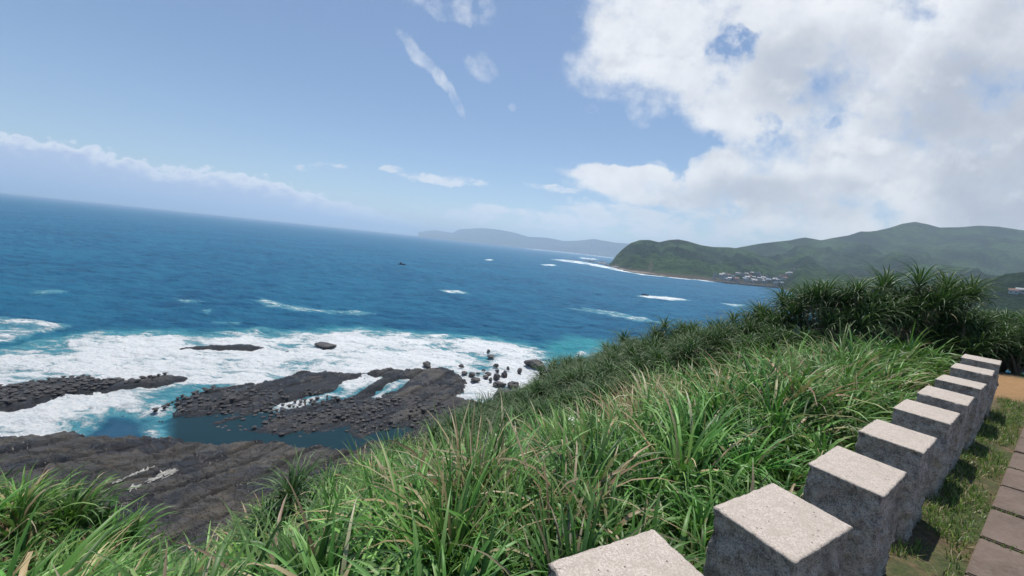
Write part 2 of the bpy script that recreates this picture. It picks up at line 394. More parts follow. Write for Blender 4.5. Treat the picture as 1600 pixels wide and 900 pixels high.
def m_ground():
    m, t, b = mat('ground_soil'); p = t.pos()
    n = t.noise(p, 1.7, 6, .6); f = t.noise(p, 14, 6, .7); g = t.noise(p, 45, 4, .7)
    soil = t.mix(t.ramp(f, .35, .68), (.080, .058, .030), (.20, .14, .075))
    turf = t.mix(t.ramp(g, .35, .65), (.028, .050, .012), (.075, .105, .028))
    c = t.mix(t.math('MULTIPLY', t.attr('turf'), t.ramp(n, .38, .56)), soil, turf)
    c = t.mix(t.math('MULTIPLY', t.attr('dirt'), t.ramp(t.math('ADD', t.attr('dirt'), t.math('MULTIPLY', t.math('SUBTRACT', f, .5), .8)), .35, .6)), c, t.mix(f, (.21, .115, .045), (.48, .28, .125)))
    t.put(b.inputs['Base Color'], c); b.inputs['Roughness'].default_value = .95
    t.l.new(t.bump(t.math('ADD', f, g), .03, .8), b.inputs['Normal']); return m
M_GROUND = m_ground()

def m_granite():
    m, t, b = mat('granite'); p = t.obj()
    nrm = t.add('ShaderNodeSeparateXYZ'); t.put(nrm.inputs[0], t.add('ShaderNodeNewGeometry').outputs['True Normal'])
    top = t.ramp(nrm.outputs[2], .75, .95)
    v = t.add('ShaderNodeTexVoronoi'); t.put(v.inputs['Vector'], p); v.inputs['Scale'].default_value = 190
    bw = t.add('ShaderNodeSeparateColor'); t.l.new(v.outputs['Color'], bw.inputs[0])
    grain = bw.outputs[0]
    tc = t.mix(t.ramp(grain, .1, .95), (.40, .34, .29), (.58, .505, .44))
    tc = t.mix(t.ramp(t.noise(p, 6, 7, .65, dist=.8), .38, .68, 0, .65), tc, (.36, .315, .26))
    v2 = t.add('ShaderNodeTexVoronoi'); t.put(v2.inputs['Vector'], t.mapping(p, (1, 1, 1))); v2.inputs['Scale'].default_value = 70
    v2.inputs['Randomness'].default_value = 1
    s2 = t.add('ShaderNodeSeparateColor'); t.l.new(v2.outputs['Color'], s2.inputs[0])
    chip = t.math('MULTIPLY', t.ramp(v2.outputs['Distance'], .32, .22), t.ramp(s2.outputs[0], .90, .93))
    tc = t.mix(t.math('MULTIPLY', chip, .8), tc, (.10, .095, .09))
    rough_n = t.noise(p, 16, 8, .7); stain = t.noise(t.mapping(p, (1, 1, .5)), 3.5, 6, .65)
    sc_ = t.mix(t.ramp(rough_n, .35, .65), (.25, .205, .165), (.68, .57, .47))
    sc_ = t.mix(t.ramp(grain, .55, .9, 0, .6), sc_, (.62, .56, .50)); sc_ = t.mix(t.ramp(grain, .35, .1, 0, .6), sc_, (.12, .11, .105))
    sc_ = t.mix(t.ramp(stain, .48, .70, 0, .6), sc_, (.16, .125, .085))
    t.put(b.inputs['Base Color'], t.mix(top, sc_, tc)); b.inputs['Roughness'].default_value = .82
    h = t.math('ADD', t.math('MULTIPLY', rough_n, t.math('SUBTRACT', 1.05, top)), t.math('MULTIPLY', grain, .06))
    h = t.math('SUBTRACT', h, t.math('MULTIPLY', chip, .15))
    t.l.new(t.bump(h, .03, .9), b.inputs['Normal']); return m
M_GRANITE = m_granite()

# ------------------------------------------------------------------ sea
foam_polys = [
    ([(-300, 560), (0, 548), (60, 532), (130, 519), (230, 515), (310, 520), (400, 513), (430, 522), (480, 515), (560, 510), (620, 517), (700, 521), (780, 528),
      (835, 541), (862, 556), (875, 575), (880, 600), (860, 625), (760, 640), (735, 650), (700, 610), (560, 600), (440, 605), (330, 612), (278, 620), (262, 668), (240, 688), (222, 682),
      (215, 655), (175, 648), (150, 668), (110, 690), (40, 700), (-200, 690)], 1.10),
    ([(-100, 495), (0, 490), (60, 495), (112, 505), (70, 513), (20, 528), (-100, 545)], .80),
    ([(905, 543), (935, 540), (960, 548), (930, 580), (895, 600), (870, 580)], .62),
    ([(393, 464), (430, 470), (500, 480), (560, 483), (590, 487), (560, 489), (490, 485), (420, 477)], .60),
    ([(410, 463), (440, 470), (435, 474), (400, 468)], .8),
    ([(50, 451), (100, 450), (105, 454), (60, 456)], .6), ([(270, 461), (320, 468), (290, 470)], .55), ([(315, 480), (330, 478), (325, 487)], .6), ([(330, 497), (380, 498), (370, 502), (335, 501)], .5),
    ([(685, 451), (720, 452), (735, 457), (700, 456)], .75),
    ([(880, 478), (960, 485), (1010, 494), (1040, 503), (1000, 500), (950, 490)], .62),
    ([(905, 476), (940, 482), (980, 492), (960, 491), (920, 484)], .5),
    ([(996, 461), (1012, 460.6), (1045, 463), (1080, 468), (1050, 468.5), (1015, 464.5)], 1.0),
    ([(1125, 472), (1165, 475), (1150, 479)], .8),
    ([(861, 405), (880, 405.3), (905, 408), (940, 414), (975, 421.5), (1010, 428), (1040, 431.5), (1040, 432.6), (1000, 428.8), (960, 421.5), (915, 413), (880, 408)], 1.0),
    ([(1040, 431), (1100, 437), (1160, 444), (1160, 445.2), (1100, 438.6), (1040, 433.2)], .85),
    ([(845, 412), (868, 413), (868, 415), (848, 414.5)], .9), ([(760, 404), (770, 405), (768, 406.5), (760, 406)], 1.0),
    ([(905, 402), (932, 404.5), (932, 406), (908, 404)], 1.0),
    ([(820, 388.5), (900, 396.5), (960, 404), (960, 403), (900, 395.6), (820, 387.8)], .8),
]
chan = [[(408, 641), (440, 625), (500, 612), (565, 600), (530, 617), (470, 632)], [(518, 612), (545, 591), (572, 583), (594, 587), (565, 605), (535, 624)],
        [(578, 613), (600, 601), (628, 590), (642, 590), (622, 606), (592, 620)]]
chan_w = [sea_poly(p) for p in chan]
foam_polys += [(p, .95) for p in chan]
foam_w = [(sea_poly(p), s) for p, s in foam_polys]
tq_w = sea_poly([(850, 535), (900, 522), (945, 528), (975, 545), (960, 575), (900, 610), (850, 580)])
pool_w = [sea_poly([(262, 650), (290, 640), (420, 640), (560, 660), (720, 640), (760, 690), (640, 710), (480, 712), (400, 700), (300, 700), (255, 690)])]
lagoon = sea_poly([(150, 668), (175, 648), (215, 655), (225, 683), (200, 690), (120, 690)])

def sea_grid():
    rs = np.concatenate([np.geomspace(30, 260, 520), np.geomspace(260, 2500, 330)[1:], np.geomspace(2500, 46000, 90)[1:]])
    az = np.concatenate([np.linspace(-180, -66, 20)[:-1], np.linspace(-66, 46, 1150), np.linspace(46, 180, 20)[1:]])
    X, Y = polar(rs, np.radians(az)); return rs, X, Y
rs, X, Y = sea_grid()
Rr = np.sqrt(X * X + Y * Y)
foam = np.zeros(X.shape)
wob = fbm(X / 9, Y / 9, 3, 5) * 3.0
for P, s in foam_w:
    xmin, ymin = P.min(0) - 20; xmax, ymax = P.max(0) + 20
    dist = np.hypot(*P.mean(0)); small = np.ptp(P, 0).max() < 30; soft = 11.0 if dist < 130 else max(1.2, .012 * dist)
    sel = (X > xmin) & (X < xmax) & (Y > ymin) & (Y < ymax)
    soft = 1.5 if small and dist < 130 else soft; d = sdf_poly(P, X[sel], Y[sel]) + (wob[sel] * (.3 if small else 1) if dist < 130 else 0)
    foam[sel] = np.maximum(foam[sel], s * sstep(soft, -soft, d))
dpl = np.minimum.reduce([sdf_poly(P, X, Y) for P in pool_w]); pool = sstep(2, -2, dpl)
dlg = sdf_poly(lagoon, X, Y)
fch = np.zeros(X.shape)
for P in chan_w: fch = np.maximum(fch, sstep(2.5, -.5, sdf_poly(P, X, Y) + wob * .3))
foam = foam * (1 - .9 * sstep(2.0, -1.5, dlg + .5 * wob)) * (1 - .97 * pool * (1 - fch)) 
foam = foam * (1 + .40 * fbm(X / 16, Y / 11, 3, 8) * (Rr < 300) - .05) * np.where(Rr > 600, 1 + 1.3 * fbm(X / 40, Y / 25, 3, 9), 1)
tq = sstep(9, -7, sdf_poly(tq_w, X, Y) + wob) * .9
tq = np.maximum(tq, .5 * sstep(14, 0, sdf_poly(foam_w[0][0], X, Y)) * (Rr < 260))
tq *= 1 - .9 * sstep(4, -1, dlg)
lag = .75 * sstep(3, -1, dlg)
# real swell
Z = np.zeros(X.shape); wr = np.random.default_rng(3)
nr_ = int(np.searchsorted(rs, 2500)); Xs, Ys, Rs = X[:nr_], Y[:nr_], Rr[:nr_]; Zs = Z[:nr_]
for k in range(34):
    lam = 2.6 * (1.09 ** k); a = wr.normal(R(-165), .5); ph = wr.uniform(0, 6.28)
    amp = .0095 * lam ** .9 * (.7 + .6 * wr.random())
    kx, ky = math.sin(a) * 2 * math.pi / lam, math.cos(a) * 2 * math.pi / lam
    lim = min(nr_, int(np.searchsorted(rs, (.45 * lam - .1) / .0036))) if lam * .45 > .3 else 0
    lim = max(lim, 2); x_, y_ = Xs[:lim], Ys[:lim]
    sw = np.sin(x_ * kx + y_ * ky + ph + 1.6 * pnoise(x_ / (lam * 3), y_ / (lam * 3), 40 + k))
    Zs[:lim] += amp * (.36 - np.abs(sw)) * sstep(.45, .2, (Rs[:lim] * .0036 + .1) / lam) * 1.3
calm = np.maximum(pool, .6 * sstep(2, -2, dlg))
fz = np.clip(foam, 0, 1)
Z = Z * (1 - calm) * (1 - .6 * fz) - calm * .02
Z[:nr_] += .30 * fbm(Xs / 2.2, Ys / 2.2, 3, 77) * fz[:nr_] * (Rs < 260)
V = np.stack([X, Y, Z], -1).reshape(-1, 3)
me = mesh_np('sea', V, grid_faces(*X.shape), M_WATER, True, floats=dict(foam=foam.ravel(), shallow=tq.ravel(), calm=calm.ravel(), pool=pool.ravel(), lagoon=lag.ravel()))
tag(link('sea', me), kind='structure')
# sea bed under everything nearer than the grid
# ------------------------------------------------------------------ wave-cut shelf
isl_a = sea_poly([(-260, 640), (-150, 600), (0, 601), (60, 590), (130, 584), (200, 591), (270, 581), (300, 585), (308, 592), (240, 604), (150, 613), (90, 625), (30, 640), (-60, 640), (-160, 660)])
reef_b = sea_poly([(262, 543), (330, 537.5), (380, 536.5), (428, 541), (400, 546), (340, 545.5), (275, 546)])
reef_c = sea_poly([(492, 538), (515, 534), (526, 541), (502, 545)])
mid_d = sea_poly([(268, 652), (262, 628), (300, 612), (345, 602), (400, 596), (440, 585), (480, 577), (520, 580), (555, 583), (590, 578), (640, 576), (700, 578), (724, 584),
                  (732, 600), (716, 620), (760, 628), (820, 612), (900, 640), (900, 700), (700, 700), (600, 682), (480, 690), (400, 680), (320, 672)])
near_e = sea_poly([(-500, 700), (-200, 690), (0, 682), (60, 690), (120, 682), (200, 687), (280, 690), (350, 697), (420, 690), (480, 703), (545, 706), (600, 694), (680, 672), (740, 640), (780, 622), (830, 606), (870, 612),
                   (900, 640), (1000, 900), (400, 1000), (-600, 1000)])
def q2s(X, Y):
    q = (X * .86 - Y * .50) + fbm(X / 25, Y / 25, 2, 33) * 2.0
    return q + 2.2 * np.sin(q / 9)
def shelf_h(X, Y):
    wb = fbm(X / 6, Y / 6, 4, 11) * 1.8 + fbm(X / 1.4, Y / 1.4, 3, 12) * .45
    dA, dB, dC, dD, dE = [sdf_poly(P, X, Y) + wb * k for P, k in ((isl_a, 1), (reef_b, .5), (reef_c, .4), (mid_d, .9), (near_e, .9))]
    # strata: ledges of a tilted bed, stepping along the diagonal
    q = (X * .86 - Y * .50)                      # across the joints
    al = (X * .50 + Y * .86)
    q = q + fbm(X / 14, Y / 14, 3, 31) * 3.0
    cq = np.floor(q2s(X, Y) / 6.3); ca = np.floor(al / 14. + fbm(X / 9, Y / 9, 3, 83) * .35 + hash2(cq.astype(np.int64), cq.astype(np.int64) * 0, 7) / 65536. + .12 * fbm(X / 8, Y / 8, 2, 39))
    hs = hash2(cq.astype(np.int64), ca.astype(np.int64), 9) / 65536.; fq = q2s(X, Y) / 6.3 - cq
    slab = .62 * hs + (fq - .5) * .35
    shelf_h.tone = hs
    def ledges(sp, h, seed):
        v = (q + fbm(X / 5, Y / 5, 3, seed) * 1.1) / sp; fr = v - np.floor(v)
        amp = .5 + hash2(np.floor(v).astype(np.int64), np.zeros_like(np.floor(v)).astype(np.int64), seed) / 65536.
        return h * amp * (sstep(0, .12, fr) - fr)
    q2 = (X * .86 - Y * .50) + fbm(X / 25, Y / 25, 2, 33) * 2.0
    crk = -.30 * sstep(.07, .0, np.abs(pnoise(q2s(X, Y) / 1.7, al / 8., 81))) - .22 * sstep(.06, .0, np.abs(pnoise(q2s(X, Y) / 4., al / 1.5, 82)))
    fine = crk + fbm(X / 1.8, Y / 1.8, 5, 21) * .10 + np.maximum(0, fbm(X / .75, Y / .75, 3, 22)) * .11
    lam_ = (Y * .97 + X * .1 + fbm(X / 6, Y / 6, 3, 35) * 3.5) / 2.3; lf = lam_ - np.floor(lam_)
    beds = .50 * (sstep(0, .10, lf) - lf) * (.3 + hash2(np.floor(lam_).astype(np.int64), np.floor(fbm(X / 11, Y / 11, 2, 37) * 3).astype(np.int64), 5) / 65536.)
    jn = np.minimum(fq, 1 - fq) * 6.3; joint = -.75 * sstep(.42, .0, jn) * (.4 + .6 * (fbm(X / 12, Y / 12, 2, 53) > -.15))
    jn2 = np.abs(pnoise(al / 5 + q / 22, q / 30, 52)); joint2 = -.12 * sstep(.045, 0, jn2)
    rough = ridged(X / 3.2, Y / 3.2, 4, 61)
    low = -2.2
    hA = low + (1 - np.exp(-np.maximum(0, -dA) / 1.2)) * 2.75 + fine * 1.3
    hB = low + (1 - np.exp(-np.maximum(0, -dB) / 1.0)) * 2.7 + fine * 1.4
    hC = low + (1 - np.exp(-np.maximum(0, -dC) / 1.0)) * 2.8 + fine
    cD = sea(640, 600); tilt = np.clip(((X - cD[0]) * .75 + (Y - cD[1]) * .45) / 60, -.35, .5)
    hD = beds * .5 + slab * .8 - .25 + low + (1 - np.exp(-np.maximum(0, -dD) / .6)) * (2.45 + .6 * tilt) + ledges(7.5, .35, 41) + fine + joint
    far_edge = sstep(14, 2, -dD) * sstep(85, 100, Y)
    hD += far_edge * .25 * (dD < 0)
    pitD = sum(w * np.exp(-(((X - c[0]) / a) ** 2 + ((Y - c[1]) / b) ** 2)) for c, a, b, w in (
        (sea(360, 655), 7, 4, .15), (sea(330, 668), 8, 3, .25), (sea(520, 698), 9, 3.5, .9), (sea(585, 676), 7, 3, .5), (sea(530, 600), 3, 5, .6), (sea(470, 618), 5, 3, .6), (sea(570, 625), 3, 6, .5), (sea(620, 600), 1.6, 7, .7)))
    ch = sum(sstep(1.6, -.4, sdf_poly(P, X, Y) + wb * .35) for P in chan_w)
    flat = sstep(.15, -.25, fbm((X - Y * .5) / 5, (Y + X * .5) / 11, 3, 57)) * .22
    hD = np.where(dD < 0, hD - pitD - 1.5 * np.clip(ch, 0, 1) - flat, hD)
    dist_in = np.clip(-dE / 22, 0, 1)
    hE = beds * .7 + slab + low + (1 - np.exp(-np.maximum(0, -dE) / .8)) * 3.1 + dist_in * 1.2 + ledges(4.6, .45, 42) + fine * 1.1 + joint + joint2 + .25 * fbm(X / 9, Y / 9, 2, 71) 
    # talus rising towards the cliff foot
    foot = sdf_poly([(-30, 12), (-18, 34), (-10, 56), (2, 78), (14, 96), (60, 120), (120, 60), (60, -60), (-60, -60)], X, Y)
    tal = np.clip(-(foot - 13) / 13, 0, 5)
    hE = np.where(dE < 0, hE + tal ** 1.3 * 2.8 + np.minimum(1, tal) * rough * 1.1, hE)
    H = np.maximum.reduce([hA, hB, hC, hD, hE])
    return H, np.minimum.reduce([dA, dB, dC, dD, dE]), tal
rs2 = np.concatenate([np.linspace(22, 48, 50), np.geomspace(48, 150, 480)[1:]]); az2 = np.radians(np.concatenate([np.linspace(-80, -56, 60)[:-1], np.linspace(-56, 12, 860), np.linspace(12, 35, 60)[1:]]))
X, Y = polar(rs2, az2); H, dl, tal = shelf_h(X, Y)
tone_ = shelf_h.tone.copy()
wet = sstep(1.0, .05, H) * .9; wet = np.maximum(wet, .95 * sstep(.1, -.25, fbm(X / 7, Y / 7, 3, 91)) * sstep(4.5, 1.5, H))
brown = np.clip(sstep(.15, 1.1, tal) + .35 * sstep(.1, .5, fbm(X / 10, Y / 10, 3, 95)), 0, 1)
me = mesh_np('shore', np.stack([X, Y, H], -1).reshape(-1, 3), grid_faces(*X.shape), M_ROCK, True, floats=dict(wet=wet.ravel(), brown=brown.ravel(), slab=tone_.ravel()))
tag(link('rocky_shore', me), kind='structure')
def shelf_z(x, y): return float(shelf_h(np.array([[x]]), np.array([[y]]))[0][0, 0])

# rounded rock helper
def rock_mesh(name, material, seed, flat=1.0, ang=.25, sub=3):
    bm = bmesh.new(); bmesh.ops.create_icosphere(bm, subdivisions=sub, radius=1)
    r = np.random.default_rng(seed); planes = [(Vector(r.normal(size=3)).normalized(), r.uniform(.55, .9)) for _ in range(9)]
    for v in bm.verts:
        for n, d in planes:
            e = v.co.dot(n) - d
            if e > 0: v.co -= n * e * .9
    co = np.array([v.co for v in bm.verts])
    n = fbm(co[:, 0] * 1.7 + seed, co[:, 1] * 1.7 + co[:, 2] * 1.3, 3, seed) * ang
    for v, k in zip(bm.verts, n):
        v.co *= 1 + k; v.co.z *= flat
    for f in bm.faces: f.smooth = False
    me = bpy.data.meshes.new(name); bm.to_mesh(me); bm.free(); me.materials.append(material); return me
def knob_mesh(name, seed):
    """mushroom rock: waisted stem under a wider lumpy cap"""
    r = np.random.default_rng(seed); nz, na = 9, 16
    prof = [(0.62, -.5), (.50, 0), (.40, .28), (.48, .42), (.92, .52), (1.0, .68), (.88, .86), (.5, .98), (.02, 1.0)]
    th = np.linspace(0, 2 * np.pi, na, endpoint=False); V = []
    for k, (rad, z) in enumerate(prof):
        rr = rad * (1 + .22 * fbm(np.cos(th) * 1.3 + seed * 3, np.sin(th) * 1.3 + z, 2, seed))
        V += [(a * math.cos(b), a * math.sin(b), z + .06 * math.sin(b * 2 + seed)) for a, b in zip(rr, th)]
    Fc = []
    for k in range(nz - 1):
        for j in range(na): Fc.append((k * na + j, k * na + (j + 1) % na, (k + 1) * na + (j + 1) % na, (k + 1) * na + j))
    me = mesh_np(name, V, Fc, M_BOULD, True); return me

boulders = [  # photo place, width and height in photo pixels, label
    (667, 567, 16, 7, 'small flat dark boulder in white surf off the shelf edge, left of the others'),
    (669, 573, 9, 5, 'tiny dark rock touching the near side of the leftmost flat boulder'),
    (721, 571, 10, 4, 'low dark rock awash just beyond the right end of the shelf'),
    (763, 548, 6, 5, 'narrow upright dark rock farthest out in the white surf'),
    (768, 556, 15, 4, 'long thin slanting rock just inshore of the upright rock in the surf'),
    (775, 570, 10, 5, 'pointed small dark rock midway between upright rock and the boulder cluster'),
    (794, 575, 6, 5, 'small round dark rock alone in foam, just left of the oval rock'),
    (812, 578, 9, 7, 'oval dark rock in foam close below the big wedge boulder'),
    (836, 566, 35, 13, 'big wedge-shaped dark boulder in the surf near the green slope'),
    (789, 583.5, 12, 10, 'chunky dark boulder on the right of the surf cluster'),
    (776, 587, 12, 9, 'chunky dark boulder beside the larger one in the surf cluster'),
    (777, 578.5, 8, 3.5, 'thin flat rock just behind the two chunky surf boulders'),
    (763, 583, 10, 4, 'flat dark slab left of the two chunky surf boulders'),
    (759, 587, 10, 4, 'flat dark slab inshore of its twin left of the chunky boulders'),
    (766, 592, 7, 5, 'small square dark rock below the chunky surf boulders'),
    (737, 584, 12, 5, 'grey-brown flat rock beside the right tip of the shelf'),
    (747, 582.5, 7, 3, 'small flat rock between shelf tip and the slabs in the surf'),
    (756, 578, 7, 3, 'tiny low rock behind the flat slabs in the surf'),
    (743, 592, 16, 5, 'long low slab awash near the right tip of the shelf'),
    (780, 598.5, 22, 6, 'long pale flat slab in foam at the foot of the slope'),
    (802, 600, 22, 8, 'rounded grey boulder at the foot of the green slope'),
    (786, 612, 38, 15, 'large brown rounded boulder at the foot of the green slope'),
    (725, 582, 12, 4, 'low broken rock attached beside the shelf right end'),
]
for k, (px, py, wd, ht, lb) in enumerate(boulders):
    p = on_z(px, py + ht * .35, 0.0); dist = np.linalg.norm(p - np.array([0, 0, CZ])); dep = FW @ (p - np.array([0, 0, CZ]))
    wm = wd / F * dep; hm = max(.5, ht / F * dep * .9)
    me = rock_mesh('boulder', M_BOULD, 100 + k, 1.0, .22)
    o = link('boulder', me, None, (p[0], p[1], max(0.0, .15 * hm))); o.scale = (wm * .5, wm * .42, hm * .8); o.rotation_euler = (0, 0, R(-20) + (k % 3) * .3)
    tag(o, lb, 'rock', 'boulders lying in the surf')
tag(link('boulder', rock_mesh('boulder', M_BOULD, 140, .8), None, (sea(510, 540)[0], sea(510, 540)[1], 0)), 'dark hump of rock washed by white surf, alone beyond the shelf', 'rock', 'boulders lying in the surf').scale = (4.2, 2.6, 1.3)

# mushroom rocks: many individuals on two shelves
knobs = [knob_mesh('mushroom_rock', s) for s in (1, 2, 3, 4)]
def scatter_knobs(polys_px, n, label, seed, rmin, rmax):
    r = np.random.default_rng(seed); P = [sea_poly(p) for p in polys_px]; pts = []
    tries = 0
    while len(pts) < n and tries < 60000:
        tries += 1
        q = P[r.integers(len(P))]; x = r.uniform(q[:, 0].min(), q[:, 0].max()); y = r.uniform(q[:, 1].min(), q[:, 1].max())
        if sdf_poly(q, np.array([x]), np.array([y]))[0] > 0: continue
        if pnoise(np.array([x / 5.]), np.array([y / 5.]), seed)[0] < -.22: continue
        if any((x - a) ** 2 + (y - b) ** 2 < 1.25 for a, b, _ in pts): continue
        pts.append((x, y, 0))
    A = np.array(pts); Hh = shelf_h(A[:, 0], A[:, 1])[0]
    for (x, y, _), z in zip(pts, Hh):
        z = max(float(z), -.15); s = r.uniform(rmin, rmax) * .85
        o = link('mushroom_rock', knobs[r.integers(4)], None, (x, y, z)); o.scale = (s, s * r.uniform(.75, 1.1), s * r.uniform(.6, .95)); o.rotation_euler = (0, 0, r.uniform(0, 6.28))
        if 'reef' in label: lb = label + (', landward side' if y < 78 + (x + 100) * .33 else ', seaward side')
        else: lb = label + (', left end' if x < -52 else (', central part' if x < -34 else ', right part')) + (' near the pool' if y < 80 else ' towards the surf')
        tag(o, lb, 'rock', 'mushroom rocks standing on the shelf')
scatter_knobs([[(0, 602), (60, 592), (130, 587), (190, 593), (260, 588), (200, 602), (120, 612), (60, 625), (0, 634)]], 105,
              'dark mushroom-shaped rock knob on the low reef at the left edge', 5, .42, .72)
scatter_knobs([[(275, 645), (275, 628), (320, 610), (400, 603), (440, 612), (410, 630), (380, 640), (330, 655)], [(400, 640), (520, 612), (560, 632), (540, 668), (440, 682), (350, 668)],
               [(560, 625), (650, 622), (690, 640), (660, 665), (600, 676), (540, 672)], [(240, 640), (300, 610), (340, 603), (330, 612), (280, 640)]], 190,
              'dark mushroom-shaped rock knob on middle shelf', 6, .40, .70)

def knob_mass(polys_px, n, seed):
    r = np.random.default_rng(seed); parts = []
    base = []
    for kk in knobs:
        co = np.empty(len(kk.vertices) * 3); kk.vertices.foreach_get('co', co); fc = np.empty(len(kk.polygons) * 4, np.int32); kk.polygons.foreach_get('vertices', fc); base.append((co.reshape(-1, 3), fc.reshape(-1, 4)))
    P = []
    for p in polys_px:
        q = sea_poly(p); c = r.uniform(q.min(0), q.max(0), (n * 4, 2)); c = c[sdf_poly(q, c[:, 0], c[:, 1]) < 0][:n]; P.append(c)
    P = np.concatenate(P); P = P[pnoise(P[:, 0] / 4, P[:, 1] / 4, seed) > -.15]; Hh = np.maximum(shelf_h(P[:, 0], P[:, 1])[0], -.2); V = []; Fc = []; o = 0
    for (x, y), z in zip(P, Hh):
        co, fc = base[r.integers(4)]; s = r.uniform(.18, .36); V.append(co * (s * 1.2, s, s * .8) + (x, y, z)); Fc.append(fc + o); o += len(co)
    tag(link('small_rock_knobs', mesh_np('small_rock_knobs', np.concatenate(V), np.concatenate(Fc), M_BOULD, True)), 'scatter of small dark rock knobs between the mushroom rocks', 'rocks', kind='stuff')
knob_mass([[(0, 606), (60, 594), (130, 588), (190, 594), (260, 588), (200, 602), (120, 612), (60, 625), (0, 636)], [(275, 645), (275, 628), (320, 610), (440, 600), (560, 625), (690, 625), (700, 655), (600, 678), (440, 686), (350, 672)]], 300, 8)

# pale driftwood and shells caught in the joints of the near shelf
def drift(pa, pb, n, wd, label, seed):
    r = np.random.default_rng(seed); a = sea(*pa); b = sea(*pb); V = []; Fc = []
    for k in range(n):
        tt = r.random(); c = a * (1 - tt) + b * tt + r.normal(size=2) * wd
        L = r.uniform(.15, .5); an = math.atan2(b[1] - a[1], b[0] - a[0]) + r.normal() * .7; rad = r.uniform(.03, .07)
        z = shelf_z(*c) + .06; d = np.array([math.cos(an), math.sin(an)]) * L; s = np.array([-d[1], d[0]]) / L * rad; i = len(V)
        for e, zz in ((-1, 0), (1, r.uniform(0, .15))):
            for sy, sz in ((1, 0), (0, 1), (-1, 0), (0, -1)):
                V.append((c[0] + d[0] * e + s[0] * sy, c[1] + d[1] * e + s[1] * sy, z + zz + sz * rad))
        for j in range(4): Fc.append((i + j, i + (j + 1) % 4, i + 4 + (j + 1) % 4, i + 4 + j))
        Fc += [(i, i + 1, i + 2, i + 3), (i + 4, i + 5, i + 6, i + 7)]
    o = link('driftwood', mesh_np('driftwood', V, Fc, M_DRIFT, False)); tag(o, label, 'driftwood', kind='stuff')
M_DRIFT = plain('bleached_wood', (.50, .48, .44), .8)
drift((238, 775), (272, 757), 110, .30, 'bleached driftwood pile caught in a joint of the near rock shelf', 1)
drift((205, 795), (222, 787), 36, .18, 'smaller driftwood heap down the joint from the big pile', 2)
drift((150, 796), (240, 752), 34, .10, 'thin line of pale debris along a rock joint left of the driftwood', 3)

# ------------------------------------------------------------------ near headland: terrain
ROW_AZ = R(55.5)
ra = np.array([math.sin(ROW_AZ), math.cos(ROW_AZ)]); rn = np.array([-ra[1], ra[0]])     # along the row, towards the sea
corners = [[(844, 880), (1015, 826), None, None],
 [(1111, 790), (1206, 752), (1339, 824), (1245, 879)], [(1257.5, 724), (1309, 694), (1420, 739), (1386, 776)],
 [(1338, 673), (1369, 653.5), (1468.5, 685), (1447, 708.5)], [(1393, 637.5), (1416, 621.5), (1503.5, 647.5), (1489, 662.5)],
 [(1429, 614), (1448, 600.5), (1524.5, 620), (1512.5, 633.5)], [(1460.5, 591), (1475, 584), (1543, 601), (1535, 609)],
 [(1484, 573.5), (1492.5, 566), (1556.5, 579), (1551.5, 587.5)], [(1501, 559), (1506.5, 553), (1565.5, 563), (1561.5, 569)]]
tops = [-1.1, -1.1, -1.1, -1.1, -1.08, -1.03, -.99, -.93, -.87]
blocks = []
for cc, z in zip(corners, tops):
    q = [on_z(c[0], c[1], CZ + z)[:2] if c else None for c in cc]
    if q[2] is None:
        off = rn * -.37; q[2] = q[1] + off; q[3] = q[0] + off
    blocks.append((np.array(q), z))
B0 = blocks[1][0].mean(0)
def sn(x, y):
    dx = np.asarray(x) - B0[0]; dy = np.asarray(y) - B0[1]
    return dx * ra[0] + dy * ra[1], dx * rn[0] + dy * rn[1]

ctl = [(-3, -3, -1.7), (0, -3, -1.7), (3, -3, -1.7), (0, 0, -1.66), (6, 0, -1.7), (12, 0, -1.65), (-1.3, .3, -1.75), (12, 4, -1.55), (20, 4, -1.5), (-6, 0, -2.3),
       (2.6, 1.9, -1.71), (3.8, 2.9, -1.70), (5.2, 3.9, -1.66), (7.0, 5.0, -1.56), (8.8, 6.6, -1.48), (1.0, 1.1, -1.72),
       (.4, 1.8, -1.95), (-.6, 2.2, -2.35), (-3.2, 3.0, -3.72), (-2.0, 2.2, -3.05), (1.4, 3.6, -2.35), (3.4, 4.2, -2.0), (0, 5, -3.5), (1.69, 8, -4.45), (1.2, 6, -3.5), (2.95, 8, -3.6), (5.1, 6, -1.95), (3.0, 6, -2.7), (6.4, 8, -2.15),
       (-6.2, 4.5, -4.2), (-4.3, 4.0, -4.95), (-3.9, 5, -5.4), (-3.5, 6, -5.3), (-2.6, 7, -5.2), (-1.6, 9, -5.7), (-.6, 13, -6.9), (3.1, 18, -6.3), (4.6, 17, -4.8), (6.7, 14, -3.3),
       (7.7, 11.5, -2.35), (8.3, 10, -2.0), (9.2, 9, -1.75), (11.3, 9.5, -1.8), (13.2, 10, -2.1), (20, 11, -2.3), (40, 14, -5), (40, -20, -2), (-10, 2.5, -4.6), (-14, -6, -4.0), (0, -20, -1.6), (-20, -20, -2), (3, 11.5, -4.8), (5, 11.5, -3.4)]
ctl = np.array(ctl)
def tps_k(r2): return np.where(r2 > 1e-9, .5 * r2 * np.log(np.maximum(r2, 1e-9)), 0)
n_ = len(ctl); D2 = ((ctl[:, None, :2] - ctl[None, :, :2]) ** 2).sum(-1)
A_ = np.zeros((n_ + 3, n_ + 3)); A_[:n_, :n_] = tps_k(D2) + np.eye(n_) * .02; A_[:n_, n_] = 1; A_[:n_, n_ + 1:] = ctl[:, :2]; A_[n_:, :n_] = A_[:n_, n_:].T
W_ = np.linalg.solve(A_, np.concatenate([ctl[:, 2], [0, 0, 0]]))
